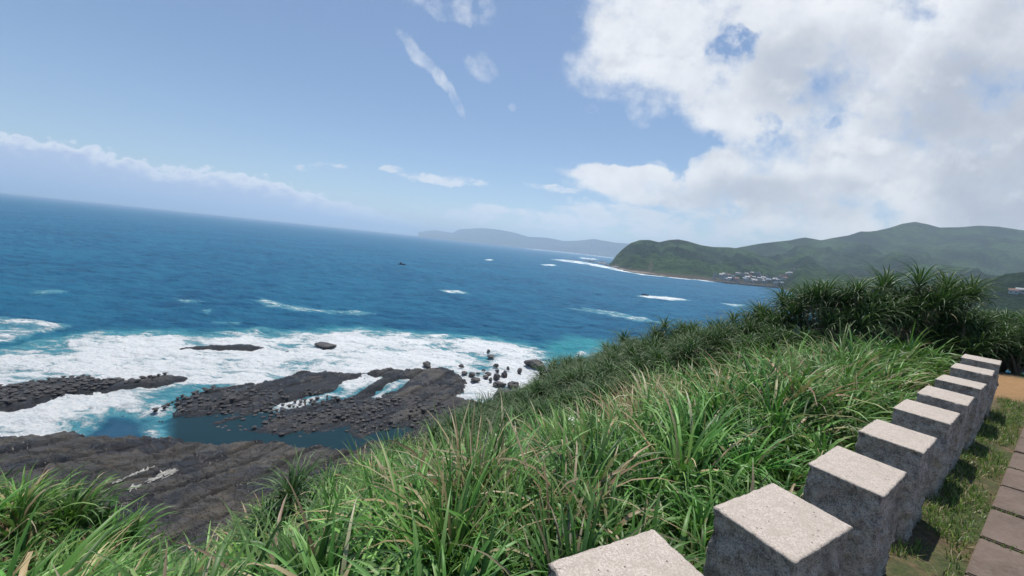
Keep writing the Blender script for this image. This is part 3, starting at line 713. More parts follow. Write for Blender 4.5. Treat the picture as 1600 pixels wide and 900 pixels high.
def tps(x, y):
    x = np.asarray(x, float); y = np.asarray(y, float); s = W_[n_] + W_[n_ + 1] * x + W_[n_ + 2] * y
    for k in range(n_): s = s + W_[k] * tps_k((x - ctl[k, 0]) ** 2 + (y - ctl[k, 1]) ** 2)
    return s
brim = np.array([(-24, -14), (-14, 0), (-9, 3.4), (-6.2, 4.7), (-4.2, 4.3), (-4.1, 5.2), (-3.6, 6.2), (-2.8, 7.2), (-1.8, 9.3), (-1.0, 13), (2.8, 18), (4.7, 17.4), (7.0, 14.3), (8.1, 11.8), (9.3, 10.4), (11, 10.6), (15, 11), (22, 12), (44, 16), (44, -26), (-24, -26)], float)
def nearest(x, y):
    x = np.asarray(x, float); y = np.asarray(y, float); best = np.full(x.shape, 1e18); bx = x.copy(); by = y.copy()
    for k in range(len(brim)):
        a = brim[k]; b = brim[(k + 1) % len(brim)]; e = b - a
        h = np.clip(((x - a[0]) * e[0] + (y - a[1]) * e[1]) / (e @ e), 0, 1); px = a[0] + h * e[0]; py = a[1] + h * e[1]
        d = (x - px) ** 2 + (y - py) ** 2; m = d < best; best = np.where(m, d, best); bx = np.where(m, px, bx); by = np.where(m, py, by)
    return bx, by
def ground(x, y):
    """height of the headland top and its cliff"""
    x = np.asarray(x, float); y = np.asarray(y, float)
    d = sdf_poly(brim, x, y); bx, by = nearest(x, y); ins = d <= 0
    gx = np.where(ins, x, bx); gy = np.where(ins, y, by)
    z = tps(gx, gy); s, n = sn(gx, gy)
    bum = sstep(.6, 2.5, n) * (fbm(x / 2.2, y / 2.2, 3, 201) * .16)
    dd = np.maximum(0, d)
    fall = dd * .8 + np.maximum(0, dd - .8) * 1.7
    far = np.maximum(0, dd - 3)
    z = z + bum - fall + far * .0 + sstep(1, 6, dd) * fbm(x / 4, y / 4, 4, 203) * 1.2
    return CZ + np.maximum(z, -41.5)
rs3 = np.concatenate([[.02], np.linspace(.5, 12, 180), np.geomspace(12, 60, 110)[1:]]); az3 = np.radians(np.concatenate([np.linspace(-180, -75, 60)[:-1], np.linspace(-75, 75, 420), np.linspace(75, 180, 60)[1:]]))
X, Y = polar(rs3, az3); Z = ground(X, Y)
s_, n__ = sn(X, Y)
turf = sstep(-.1, -.25, n__) * sstep(-2.2, -1.8, n__) * .9
dc = on_z(1590, 605, CZ - 1.5)[:2]
sd_, nd_ = sn(*dc)
dirt = np.exp(-(((s_ - sd_) / 1.5) ** 4 + ((n__ - nd_) / .55) ** 4))
me = mesh_np('ground', np.stack([X, Y, Z], -1).reshape(-1, 3), grid_faces(*X.shape), M_GROUND, True, floats=dict(turf=turf.ravel(), dirt=dirt.ravel()))
tag(link('ground', me), kind='structure')

# paved path: brown-grey slabs with turf joints
m, t, b = mat('paving_stone'); p = t.pos()
n = t.noise(p, 3, 6, .65); f = t.noise(p, 40, 6, .7)
c = t.mix(t.ramp(n, .3, .7), (.095, .067, .050), (.165, .120, .092)); c = t.mix(t.ramp(f, .40, .7, 0, .5), c, (.19, .155, .135))
t.put(b.inputs['Base Color'], c); b.inputs['Roughness'].default_value = .85; t.l.new(t.bump(f, .006, .7), b.inputs['Normal'])
M_PAVE = m
bm = bmesh.new()
pe = on_z(1527, 838, CZ - 1.69)[:2]; s0, n0 = sn(*pe)
pr = np.random.default_rng(5)
def world(s, n): return B0 + ra * s + rn * n
for k in range(-4, 16):
    for j in range(3):
        a = s0 + k * .62 + .005 + (.0 if j % 2 == 0 else .31); l = .592; nn = n0 - .01 - j * .95
        dz = pr.uniform(-.006, .006); jit = pr.uniform(-.012, .012, 4)
        cs = [(a + jit[0], nn), (a + l + jit[1], nn), (a + l + jit[2], nn - .92), (a + jit[3], nn - .92)]
        top = []; bot = []
        for (s, q) in cs:
            x, y = world(s, q); z = float(ground(x, y)) + .022 + dz
            top.append(bm.verts.new((x, y, z))); bot.append(bm.verts.new((x, y, z - .1)))
        bm.faces.new(top[::-1])
        for i in range(4): bm.faces.new((top[i], top[(i + 1) % 4], bot[(i + 1) % 4], bot[i]))
bmesh.ops.recalc_face_normals(bm, faces=bm.faces)
ge = [e for e in bm.edges if len(e.link_faces) == 2 and all(f.normal.length for f in e.link_faces)]
bmesh.ops.bevel(bm, geom=ge, offset=.008, segments=2, affect='EDGES')
me = bpy.data.meshes.new('path'); bm.to_mesh(me); bm.free(); me.materials.append(M_PAVE)
tag(link('path', me), kind='structure')

# ------------------------------------------------------------------ granite blocks
def block(q, ztop, k):
    r = np.random.default_rng(300 + k); c = q.mean(0); n = 30
    e1 = (q[1] - q[0] + q[2] - q[3]) / 2; e2 = (q[0] - q[3] + q[1] - q[2]) / 2
    L = np.clip(np.hypot(*e1), .48, .56); Wd = np.clip(np.hypot(*e2), .34, .40); az = math.atan2(e1[1], e1[0])
    Hh = .80
    bm = bmesh.new(); bmesh.ops.create_cube(bm, size=1.0); bmesh.ops.subdivide_edges(bm, edges=bm.edges[:], cuts=n, use_grid_fill=True)
    co = np.array([v.co for v in bm.verts]); half = np.array([L / 2, Wd / 2, Hh / 2]); p = co * 2 * half
    rad = .016; core = np.clip(p, -(half - rad), half - rad); d = p - core; ln = np.linalg.norm(d, axis=1, keepdims=True)
    p = np.where(ln > 1e-9, core + d / np.maximum(ln, 1e-9) * rad, p)
    nrm = np.where(ln > 1e-9, d / np.maximum(ln, 1e-9), 0); up = nrm[:, 2]
    side = 1 - np.clip(up, 0, 1) ** .5
    depth = (Hh / 2 - p[:, 2])
    u = p[:, 0] * 1.0 + p[:, 1] * 1.7; q3 = p[:, 2] * 1.0
    a = fbm(p[:, 0] * 9 + k * 5, p[:, 2] * 9 + p[:, 1] * 7, 4, 310 + k) * .012 - np.abs(fbm(u * 11 + 9, q3 * 13 + k, 2, 315 + k)) * .012 + fbm(u * 28, q3 * 28 + p[:, 1] * 9, 3, 330 + k) * .008
    lowr = sstep(.10, .25, depth) * (.004 + np.abs(fbm(u * 5 + k, q3 * 6, 3, 350 + k)) * .022)
    chip = -np.maximum(0, fbm(u * 16 + k * 3, q3 * 3 + p[:, 0] * 11, 2, 370 + k) - .25) * .09 * sstep(.05, .0, depth)
    p = p + nrm * ((a - .012) * side * sstep(.0, .03, depth) + lowr * side + chip * side)[:, None]
    p[:, 2] += np.where(up > .5, fbm(p[:, 0] * 20 + k, p[:, 1] * 20, 2, 390 + k) * .0015, 0)
    for v, x in zip(bm.verts, p): v.co = x
    for f in bm.faces: f.smooth = True
    me = bpy.data.meshes.new('granite_block'); bm.to_mesh(me); bm.free(); me.materials.append(M_GRANITE)
    o = link('granite_block', me, None, (c[0], c[1], CZ + ztop - Hh / 2)); o.rotation_euler = (r.normal() * .006, r.normal() * .006, az)
    return o
bl = ['nearest granite block, cut off by the bottom edge, with a fine crack in its corner',
      'second granite block from the viewer, whole pale square top above the bottom edge',
      'third granite block from the viewer, beside the bare soil by the turf',
      'fourth granite block from the viewer in the kerb row',
      'fifth granite block, the middle one of the row of nine',
      'sixth granite block from the viewer, fourth from the far end',
      'seventh granite block from the viewer, third from the far end',
      'second granite block from the far end of the row',
      'farthest granite block at the end of the row, beside the orange earth']
for k, (q, z) in enumerate(blocks):
    tag(block(q, z, k), bl[k], 'stone block', 'granite blocks in a row along the path')

# ------------------------------------------------------------------ grass
def ribbons(P, L, Wd, az, lean, bend, col, tipcol=None, seg=6, vfold=0.0, twist=None):
    """one curved tapering blade per row; returns verts, faces, colours"""
    N = len(P); k = seg + 1; tt = np.linspace(0, 1, k)
    th = lean[:, None] + bend[:, None] * tt[None, :] ** 1.6             # angle from vertical
    dl = (L / seg)[:, None]
    hx = np.concatenate([np.zeros((N, 1)), np.cumsum(np.sin(th[:, :-1]) * dl, 1)], 1)
    hz = np.concatenate([np.zeros((N, 1)), np.cumsum(np.cos(th[:, :-1]) * dl, 1)], 1)
    dirx = np.sin(az)[:, None]; diry = np.cos(az)[:, None]
    cx = P[:, 0:1] + dirx * hx; cy = P[:, 1:2] + diry * hx; cz = P[:, 2:3] + hz
    wprof = np.minimum(1, .55 + tt * 2.2) * (1 - tt ** 2.2); wprof[-1] = .03
    ww = Wd[:, None] * wprof[None, :] * .5
    tw = (twist if twist is not None else np.zeros(N))[:, None] * tt[None, :]
    sxv = np.cos(az)[:, None] * np.cos(tw); syv = -np.sin(az)[:, None] * np.cos(tw); szv = np.sin(tw)
    if vfold:
        nx = -np.cos(th) * dirx; ny = -np.cos(th) * diry; nz = np.sin(th)   # towards the blade's upper face
        f = vfold * ww
        Lf = np.stack([cx - sxv * ww + nx * f, cy - syv * ww + ny * f, cz - szv * ww + nz * f], -1)
        Mf = np.stack([cx, cy, cz], -1)
        Rf = np.stack([cx + sxv * ww + nx * f, cy + syv * ww + ny * f, cz + szv * ww + nz * f], -1)
        V = np.stack([Lf, Mf, Rf], 2).reshape(-1, 3); c = 3
    else:
        Lf = np.stack([cx - sxv * ww, cy - syv * ww, cz - szv * ww], -1); Rf = np.stack([cx + sxv * ww, cy + syv * ww, cz + szv * ww], -1)
        V = np.stack([Lf, Rf], 2).reshape(-1, 3); c = 2
    base = (np.arange(N) * k * c)[:, None, None]; r = (np.arange(seg) * c)[None, :, None]; q = np.arange(c - 1)[None, None, :]
    a = (base + r + q).ravel(); Fc = np.stack([a, a + 1, a + 1 + c, a + c], 1)
    cc = np.repeat(col[:, None, :], k, 1)
    if tipcol is not None: f = (tt[None, :, None] ** 3); cc = cc * (1 - f) + tipcol[:, None, :] * f
    cc = np.repeat(cc[:, :, None, :], c, 2).reshape(-1, 3)
    return V, Fc, cc
def green(n, r, kind='grass'):
    pal = {'grass': [(.054, .155, .026), (.096, .235, .046), (.155, .300, .085), (.033, .100, .018), (.195, .330, .095)],
           'dry': [(.34, .28, .16), (.38, .30, .18), (.25, .19, .11), (.42, .37, .24)],
           'pand': [(.030, .078, .022), (.050, .115, .032), (.020, .058, .018), (.10, .16, .075)],
           'shrub': [(.05, .13, .02), (.08, .17, .025), (.035, .095, .018), (.12, .21, .03)]}[kind]
    p = np.array(pal); return p[r.integers(len(p), size=n)] * r.uniform(.78, 1.22, (n, 1))
def join(parts):
    V = []; Fc = []; Cc = []; o = 0
    for v, f, c in parts: V.append(v); Fc.append(f + o); Cc.append(c); o += len(v)
    return np.concatenate(V), np.concatenate(Fc), np.concatenate(Cc)

def tussocks(cen, nb, L0, spread, r, dry=.08, width=.013, windx=.25, up=.0, tone=None):
    """cen: (n, 2); nb blades each"""
    N = len(cen) * nb; ci = np.repeat(np.arange(len(cen)), nb)
    a = r.uniform(0, 2 * np.pi, N); rad = np.abs(r.normal(0, 1, N)) * spread[ci] if hasattr(spread, '__len__') else np.abs(r.normal(0, 1, N)) * spread
    x = cen[ci, 0] + np.cos(a) * rad; y = cen[ci, 1] + np.sin(a) * rad
    z = ground(cen[:, 0], cen[:, 1])[ci] - .04 - rad * .15
    size = r.uniform(.6, 1.3, len(cen))[ci]
    L = L0[ci] * size * r.uniform(.45, 1.15, N)
    az = np.pi / 2 - a + r.normal(0, .55, N)
    # push towards the wind
    vx = np.sin(az) + windx; vy = np.cos(az) + .05; az = np.arctan2(vx, vy)
    lean = np.abs(r.normal(.12, .16, N)) + rad / (spread[ci] if hasattr(spread, '__len__') else spread) * .12; bend = r.uniform(.7, 2.9, N) * (1 - up)
    Wd = width * r.uniform(.6, 1.35, N) * (L / L0.mean()) ** .3
    col = green(N, r); isd = r.random(N) < (dry[ci] if hasattr(dry, '__len__') else dry); col[isd] = green(isd.sum(), r, 'dry')
    if tone is not None: col = col * tone[ci]
    tip = col * .92 + np.array([.32, .30, .16]) * .10
    return ribbons(np.stack([x, y, z], 1), L, Wd, az, lean, bend, col, tip, 7, .35, r.normal(0, .5, N))

gr = np.random.default_rng(11)
# grass zone (sea side of the blocks) and screwpine zone
pzone = np.array([(-1.2, 9.2), (-1.0, 12.8), (2.8, 17.8), (4.6, 17.2), (6.9, 14.1), (8.0, 11.6), (9.2, 10.1), (11, 10.2), (15, 10.6), (20, 11), (20, 7.6), (11.4, 7.7), (9.6, 8.2), (7.7, 8.2), (6.2, 9.1), (4.6, 9.3), (3.0, 9.2), (1.3, 8.2), (-.3, 7.9), (-1.5, 8.2)])
def sample(n, x0, x1, y0, y1, cond, r, mind=0):
    out = []
    P = r.uniform((x0, y0), (x1, y1), (n * 12, 2)); ok = cond(P[:, 0], P[:, 1]); P = P[ok]
    if mind:
        cell = {}
        for p in P:
            k = (int(p[0] // mind), int(p[1] // mind)); good = True
            for i in (-1, 0, 1):
                for j in (-1, 0, 1):
                    for q in cell.get((k[0] + i, k[1] + j), ()):
                        if (p[0] - q[0]) ** 2 + (p[1] - q[1]) ** 2 < mind * mind: good = False
            if good: cell.setdefault(k, []).append(p); out.append(p)
            if len(out) >= n: break
        return np.array(out)
    return P[:n]
def in_grass(x, y):
    s, n = sn(x, y); d = sdf_poly(brim, x, y); pz = sdf_poly(pzone, x, y)
    lim = np.where(s > 5.5, .75, .42)
    return (n > lim) & (d < .9) & (pz > -.3) & (x * x + y * y > 1.0) & (s < 9.6) & (y > .25)
near = sample(900, -9, 10, .2, 12, in_grass, gr, .36)
dd = np.hypot(near[:, 0], near[:, 1]); s_, n_2 = sn(near[:, 0], near[:, 1])
patch = np.exp(-(((near[:, 0] - 2.7) / 1.3) ** 2 + ((near[:, 1] - 6.9) / 1.1) ** 2)) + np.exp(-(((near[:, 0] - .1) / .6) ** 2 + ((near[:, 1] - 2.9) / .6) ** 2)) * .25
dryf = np.clip(.09 + 1.0 * patch + .2 * np.maximum(0, fbm(near[:, 0] / 1.3, near[:, 1] / 1.3, 2, 17)), 0, .8)
L0 = (.92 + .16 * fbm(near[:, 0] / 2, near[:, 1] / 2, 2, 19)) * (.55 + .45 * sstep(.3, 1.4, n_2)) * (1 - .25 * sstep(-3, -6, near[:, 0])) * (1 + .3 * np.exp(-(((near[:, 0] - 2.7) / 1.3) ** 2 + ((near[:, 1] - 6.9) / 1.1) ** 2)))
L0 = L0 * (1 - .12 * np.exp(-((np.degrees(np.arctan2(near[:, 0], near[:, 1])) + 41) / 9) ** 2))
tone = (np.clip(1.08 + .35 * fbm(near[:, 0] / 1.6, near[:, 1] / 1.6, 2, 23), .6, 1.5) * gr.uniform(.72, 1.3, len(near)))[:, None] * (1 + gr.normal(0, .07, (len(near), 3)))
parts = []
for lo, hi, nb, wd in ((0, 3.2, 92, .032), (3.2, 6, 92, .034), (6, 14, 88, .037)):
    k = (dd >= lo) & (dd < hi)
    if k.sum(): parts.append(tussocks(near[k], nb, L0[k], .12 + 0 * dd[k], gr, dryf[k], wd, tone=tone[k]))
V, Fc, Cc = join(parts)
o = link('long_grass', mesh_np('long_grass', V, Fc, M_GRASS, True, Cc)); tag(o, 'long arching green grass with some straw covering the slope on the sea side of the blocks', 'grass', kind='stuff')
print('long grass blades', len(Fc) // 14, len(near))

# standout clumps near the camera: each a thing
def clump(name, x, y, nb, L, spread, lb, cat='grass clump', dry=.06, up=.3, wd=.024, tone=1.0, windx=.1):
    r = np.random.default_rng(int(abs(x * 91 + y * 37)) + 5)
    v, f, c = tussocks(np.array([[x, y]]), nb, np.array([L]), spread, r, dry, wd, windx, up)
    g = float(ground(x, y)); v = v - np.array([x, y, g]); c = c * tone
    o = link(name, mesh_np(name, v, f, M_GRASS, True, c), None, (x, y, g)); tag(o, lb, cat, 'standout clumps in the grass'); return o
clump('grass_clump', -.22, 2.25, 120, 1.12, .12, 'tallest clump of upright green blades, in the middle of the foreground', up=.45)
clump('grass_clump', .42, 2.15, 85, .98, .10, 'upright bright green clump just left of the nearest granite block', up=.45, wd=.022)
clump('grass_clump', -1.35, 2.15, 130, .80, .16, 'pale green arching clump at bottom edge left of the tall middle clump', up=.05, tone=1.2)
clump('grass_clump', -2.5, 2.6, 130, .60, .16, 'fresh bright green broad-bladed clump at the bottom left', up=.1, tone=1.35, wd=.028)
clump('dry_grass_clump', -.15, 3.0, 150, 1.05, .10, 'straw-coloured dead blades standing behind the tall middle clump', 'dry grass', dry=.5, up=.5)
clump('dry_grass_clump', 2.9, 7.4, 170, .95, .25, 'pale brown dead grass patch in the middle of the green slope', 'dry grass', dry=.95, up=.4, wd=.02)
clump('grass_clump', 5.2, 5.9, 130, .95, .22, 'large arching clump on the slope near the sixth granite block', up=.0, wd=.027)

# low leafy plants under and between the grass
def leafy(P, nleaf, size, r, hgt, kind='shrub'):
    N = len(P) * nleaf; ci = np.repeat(np.arange(len(P)), nleaf)
    rad = hgt[ci] * .75
    a = r.uniform(0, 6.283, N); el = np.arccos(r.uniform(0, 1, N)); q = r.uniform(.25, 1.0, N)
    x = P[ci, 0] + np.cos(a) * np.sin(el) * rad * q; y = P[ci, 1] + np.sin(a) * np.sin(el) * rad * q; z = P[ci, 2] + np.cos(el) * hgt[ci] * q
    L = size * r.uniform(.6, 1.3, N); col = green(N, r, kind)
    return ribbons(np.stack([x, y, z], 1), L, L * .42, np.pi / 2 - a + r.normal(0, .6, N), r.uniform(.3, 1.5, N), r.uniform(.1, .9, N), col, None, 3, .25, r.normal(0, .5, N))
def in_edge(x, y):
    d = sdf_poly(brim, x, y); s, n = sn(x, y); return (d < 1.6) & (n > .5) & (y > .8)
lp = sample(760, -10, 14, .8, 19, in_edge, gr, .30)
lz = ground(lp[:, 0], lp[:, 1]); hh = gr.uniform(.18, .42, len(lp)) * (1 + .8 * sstep(5, 12, lp[:, 1])) * (1 + 1.0 * (sdf_poly(pzone, lp[:, 0], lp[:, 1]) < 0))
hh *= np.where(gr.random(len(lp)) < .25, 1.6, 1) * np.where((lp[:, 0] > 6.5) & (lp[:, 1] > 7.6), 1.5, 1)
hh = np.minimum(hh, np.where(lp[:, 0] > 9.5, .95, .6)); hh = np.where((lp[:, 0] > 9.5) & (lp[:, 1] > 7.9), np.maximum(hh, .7), hh)
V, Fc, Cc = leafy(np.column_stack([lp, lz - .05]), 120, .085, gr, hh)
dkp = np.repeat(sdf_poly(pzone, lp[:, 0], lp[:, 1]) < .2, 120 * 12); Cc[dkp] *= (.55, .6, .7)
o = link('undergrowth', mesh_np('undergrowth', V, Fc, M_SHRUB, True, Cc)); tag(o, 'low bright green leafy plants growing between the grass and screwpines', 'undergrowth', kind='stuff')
# cliff greenery below the brim
def on_cliff(x, y):
    d = sdf_poly(brim, x, y); return (d > .3) & (d < 11) & (y > -2)
cp = sample(1500, -22, 26, -2, 28, on_cliff, gr, .42); cz = ground(cp[:, 0], cp[:, 1])
V, Fc, Cc = leafy(np.column_stack([cp, cz - .1]), 46, .22, gr, gr.uniform(.35, .7, len(cp)), 'pand')
o = link('cliff_greenery', mesh_np('cliff_greenery', V, Fc, M_SHRUB, True, Cc)); tag(o, 'dark green leafy cover on the cliff below the brim', 'cliff plants', kind='stuff')

# short turf between blocks and path
tp = gr.uniform((-1.4, -1.95), (9.5, -.16), (80000, 2))
tn = fbm(tp[:, 0] * 1.6, tp[:, 1] * 2.2, 3, 29); keep = tn + gr.uniform(-.15, .15, len(tp)) + .25 * (tp[:, 1] > -.42) > -.10
joint_k = np.abs(((tp[:, 0] - s0 + .015) / .62) % 1.0) ; onpath = tp[:, 1] < n0
keep &= ~onpath | ((np.minimum(joint_k, 1 - joint_k) < .055))
wxy = B0 + tp[:, 0:1] * ra + tp[:, 1:2] * rn
keep &= (((tp[:, 0] - sd_) / 1.35) ** 4 + ((tp[:, 1] - nd_) / .5) ** 4) > 1
wxy = wxy[keep]; N = len(wxy); z = ground(wxy[:, 0], wxy[:, 1])
L = gr.uniform(.02, .06, N) * (1 + .5 * (tp[keep][:, 1] > -.42)); col = green(N, gr) * np.array([1.1, .9, .6]); dk = gr.random(N) < .25; col[dk] = green(dk.sum(), gr, 'dry')
V, Fc, Cc = ribbons(np.column_stack([wxy, z - .003]), L, gr.uniform(.004, .009, N), gr.uniform(0, 6.283, N), gr.uniform(.1, 1.0, N), gr.uniform(.2, 1.2, N), col, None, 2)
o = link('turf', mesh_np('turf', V, Fc, M_GRASS, True, Cc)); tag(o, 'short patchy turf between the granite blocks and the paving', 'turf', kind='stuff')

# ------------------------------------------------------------------ screwpines
def pandan_meshes(seed):
    r = np.random.default_rng(seed); parts = []
    heads = [(0, 0, 0.0)]
    for j in range(8):
        a = j * .79 + r.uniform(-.3, .3); q = r.uniform(.35, .65); heads.append((q * math.cos(a), q * math.sin(a), -r.uniform(.15, .95)))
    for hx, hy, hz in heads:
        N = 54; i = np.arange(N); az = i * 2.39996 + r.normal(0, .1, N); f = i / N
        L = r.uniform(.65, 1.05, N) * (.62 + .38 * np.sin(f * 3.0)); lean = .30 + (1 - f) * 1.0 + r.normal(0, .08, N); bend = r.uniform(1.2, 3.2, N) * (.6 + .5 * (1 - f))
        col = green(N, r, 'pand'); old = (f < .12) & (r.random(N) < .6); col[old] = green(int(old.sum()), r, 'dry') * .8
        P = np.stack([hx + np.sin(az) * .05, hy + np.cos(az) * .05, hz + f * .22], 1)
        parts.append(ribbons(P, L, np.full(N, .034), az, lean, bend, col, col * .75 + np.array([.2, .2, .08]) * .25, 7, .5, r.normal(0, .15, N)))
    V, Fc, Cc = join(parts); crown = mesh_np('crown', V, Fc, M_PAND, True, Cc)
    TV = []; TF = []
    for hx, hy, hz in heads:
        nseg, na = 7, 8
        for k in range(nseg):
            q = k / (nseg - 1); zz = -1.0 + (1.0 + hz + .05) * q; cx_ = hx * q ** 1.5; cy_ = hy * q ** 1.5; rr = .035 * (1.3 - .45 * q) * (1 + .1 * (k % 2))
            TV += [(cx_ + rr * math.cos(a), cy_ + rr * math.sin(a), zz) for a in np.linspace(0, 2 * math.pi, na, endpoint=False)]
        b0 = len(TV) - nseg * na
        for k in range(nseg - 1):
            for j in range(na): TF.append((b0 + k * na + j, b0 + k * na + (j + 1) % na, b0 + (k + 1) * na + (j + 1) % na, b0 + (k + 1) * na + j))
    trunk = mesh_np('trunk', TV, TF, M_BARK, True)
    return crown, trunk
M_BARK = plain('screwpine_bark', (.16, .13, .09), .9, .3, 20)
kinds = [pandan_meshes(s) for s in (31, 32, 33, 34, 35)]
pn = [0]
def screwpine(x, y, h, scale, lb, r):
    e = bpy.data.objects.new('screwpine', None); C.objects.link(e)
    z = float(ground(x, y)); e.location = (x, y, z); e.rotation_euler = (r.normal() * .05, r.normal() * .05, r.uniform(0, 6.28)); e.scale = (scale,) * 3
    e.empty_display_size = .3
    cr, tr = kinds[pn[0] % 5]; pn[0] += 1
    a = link('crown', cr, e); a.location = (0, 0, h / scale); b = link('trunk', tr, e); b.location = (0, 0, h / scale); b.scale = (1, 1, max(.4, h / scale + .1))
    tag(e, lb, 'screwpine', 'screwpines along the brim of the slope'); return e
r = np.random.default_rng(77)
def unpx(px, py, dep): 
    p = at_depth(px, py, dep); return p
special = [(1432, 436, 8.9, .98, 'tallest screwpine, on top of the ridge against the mountains'),
           (1345, 450, 8.8, .85, 'screwpine on the ridge just left of the tallest one'),
           (1490, 445, 9.0, .88, 'screwpine on the ridge just right of the tallest one'),
           (1262, 468, 10.2, .9, 'screwpine at the left end of the ridge top, before the town'),
           (893, 585, 15.5, 1.0, 'star-shaped screwpine low on the brim against the turquoise water'),
           (452, 770, 4.6, .72, 'lone dark screwpine on the brim above the near rock shelf'),
           (1385, 446, 9.0, .85, 'screwpine on the ridge close under the left side of the tallest one'),
           (1300, 452, 9.3, .8, 'screwpine on the ridge above the village end of the mountains'),
           (1228, 466, 10.8, .85, 'screwpine just below the left end of the ridge, in front of the village'),
           (1190, 486, 11.6, .85, 'screwpine on the rising brim, third down from the ridge end'),
           (1150, 499, 12.3, .85, 'screwpine on the rising brim under the small whitecap near the shore'),
           (1110, 512, 13.0, .85, 'screwpine on the rising brim below the boat wake'),
           (1050, 530, 14.0, .9, 'screwpine on the brim where the blue sea meets the foam streak'),
           (985, 550, 15.0, .9, 'screwpine on the brim right of the turquoise water'),
           (935, 570, 16.0, .9, 'screwpine on the brim directly below the turquoise water'),
           (705, 665, 9.6, .85, 'dark screwpine at the lower end of the brim, behind the tall grass')]
placed = []
for px, py, dep, s, lb in special:
    p = unpx(px, py, dep); g = float(ground(p[0], p[1])); h = max(.15, p[2] - g - .25 * s); placed.append((p[0], p[1])); screwpine(p[0], p[1], h, s, lb, r)
def in_pz(x, y): return (sdf_poly(pzone, x, y) < 0)
pp = sample(190, -2, 20, 7, 18.5, in_pz, r, .62)
for x, y in pp:
    if any((x - a) ** 2 + (y - b) ** 2 < .3 for a, b in placed): continue
    s = r.uniform(.6, 1.05); h = r.uniform(.3, .9)
    if y < 10.8 and x > 6.5: h += .2
    if x > 11: h = r.uniform(.8, 1.3)
    if x > 11: lb = 'dark screwpine in the thicket past the last block'
    elif x > 6.5: lb = 'dark screwpine on the ridge below the mountains'
    elif y > 12.5: lb = 'dark screwpine on the outer brim'
    else: lb = 'dark screwpine between grass and brim'
    sizew = 'small' if s < .72 else ('large' if s > .92 else 'mid-sized')
    side = 'towards the town end' if (x > 9 if x > 6.5 else x > 4) else ('near its lower left end' if (x < 1.2) else 'near its middle')
    if x > 11: side = 'close to the orange earth' if x < 14 else 'at the right edge'
    screwpine(x, y, h, s, lb.replace('dark screwpine', sizew + ' dark screwpine') + ', ' + side, r)
def below_brim(x, y):
    d = sdf_poly(brim, x, y); return (d > .2) & (d < 2.2) & (y > 7) & (x < 12)
for x, y in sample(46, -4, 12, 7, 21, below_brim, r, .8):
    screwpine(x, y, r.uniform(.3, .6), r.uniform(.6, .8), 'dark screwpine leaning out just below the brim', r)
# small white flowers in the grass
p = at_depth(893, 657, 5.6); fm_ = bmesh.new()
fr = random.Random(4)
for k in range(26):
    c = Vector((fr.gauss(0, .045), fr.gauss(0, .03), fr.gauss(0, .02)))
    for j in range(5):
        a = j * 1.2566 + fr.random(); tip = c + Vector((math.cos(a) * .016, math.sin(a) * .016, .006)); sd2 = Vector((-math.sin(a), math.cos(a), 0)) * .006; mid = (c + tip) / 2
        vs = [fm_.verts.new(x) for x in (c, mid + sd2, tip, mid - sd2)]; fm_.faces.new(vs)
me = bpy.data.meshes.new('petals'); fm_.to_mesh(me); fm_.free(); me.materials.append(plain('white_petals', (.8, .8, .74), .6, .05))
e = bpy.data.objects.new('flowering_plant', None); C.objects.link(e); gz = float(ground(p[0], p[1])); e.location = (p[0], p[1], gz); tag(e, 'small cluster of white flowers standing above the green grass', 'flowers')
link('flower_head', me, e, (0, 0, p[2] - gz))
sv, sf, scol = ribbons(np.array([[0, 0, 0.]]), np.array([p[2] - gz]), np.array([.012]), np.array([0.]), np.array([0.]), np.array([0.02]), np.array([[.06, .14, .03]]), None, 4, .5)
link('stem', mesh_np('stem', sv, sf, M_GRASS, True, scol), e)

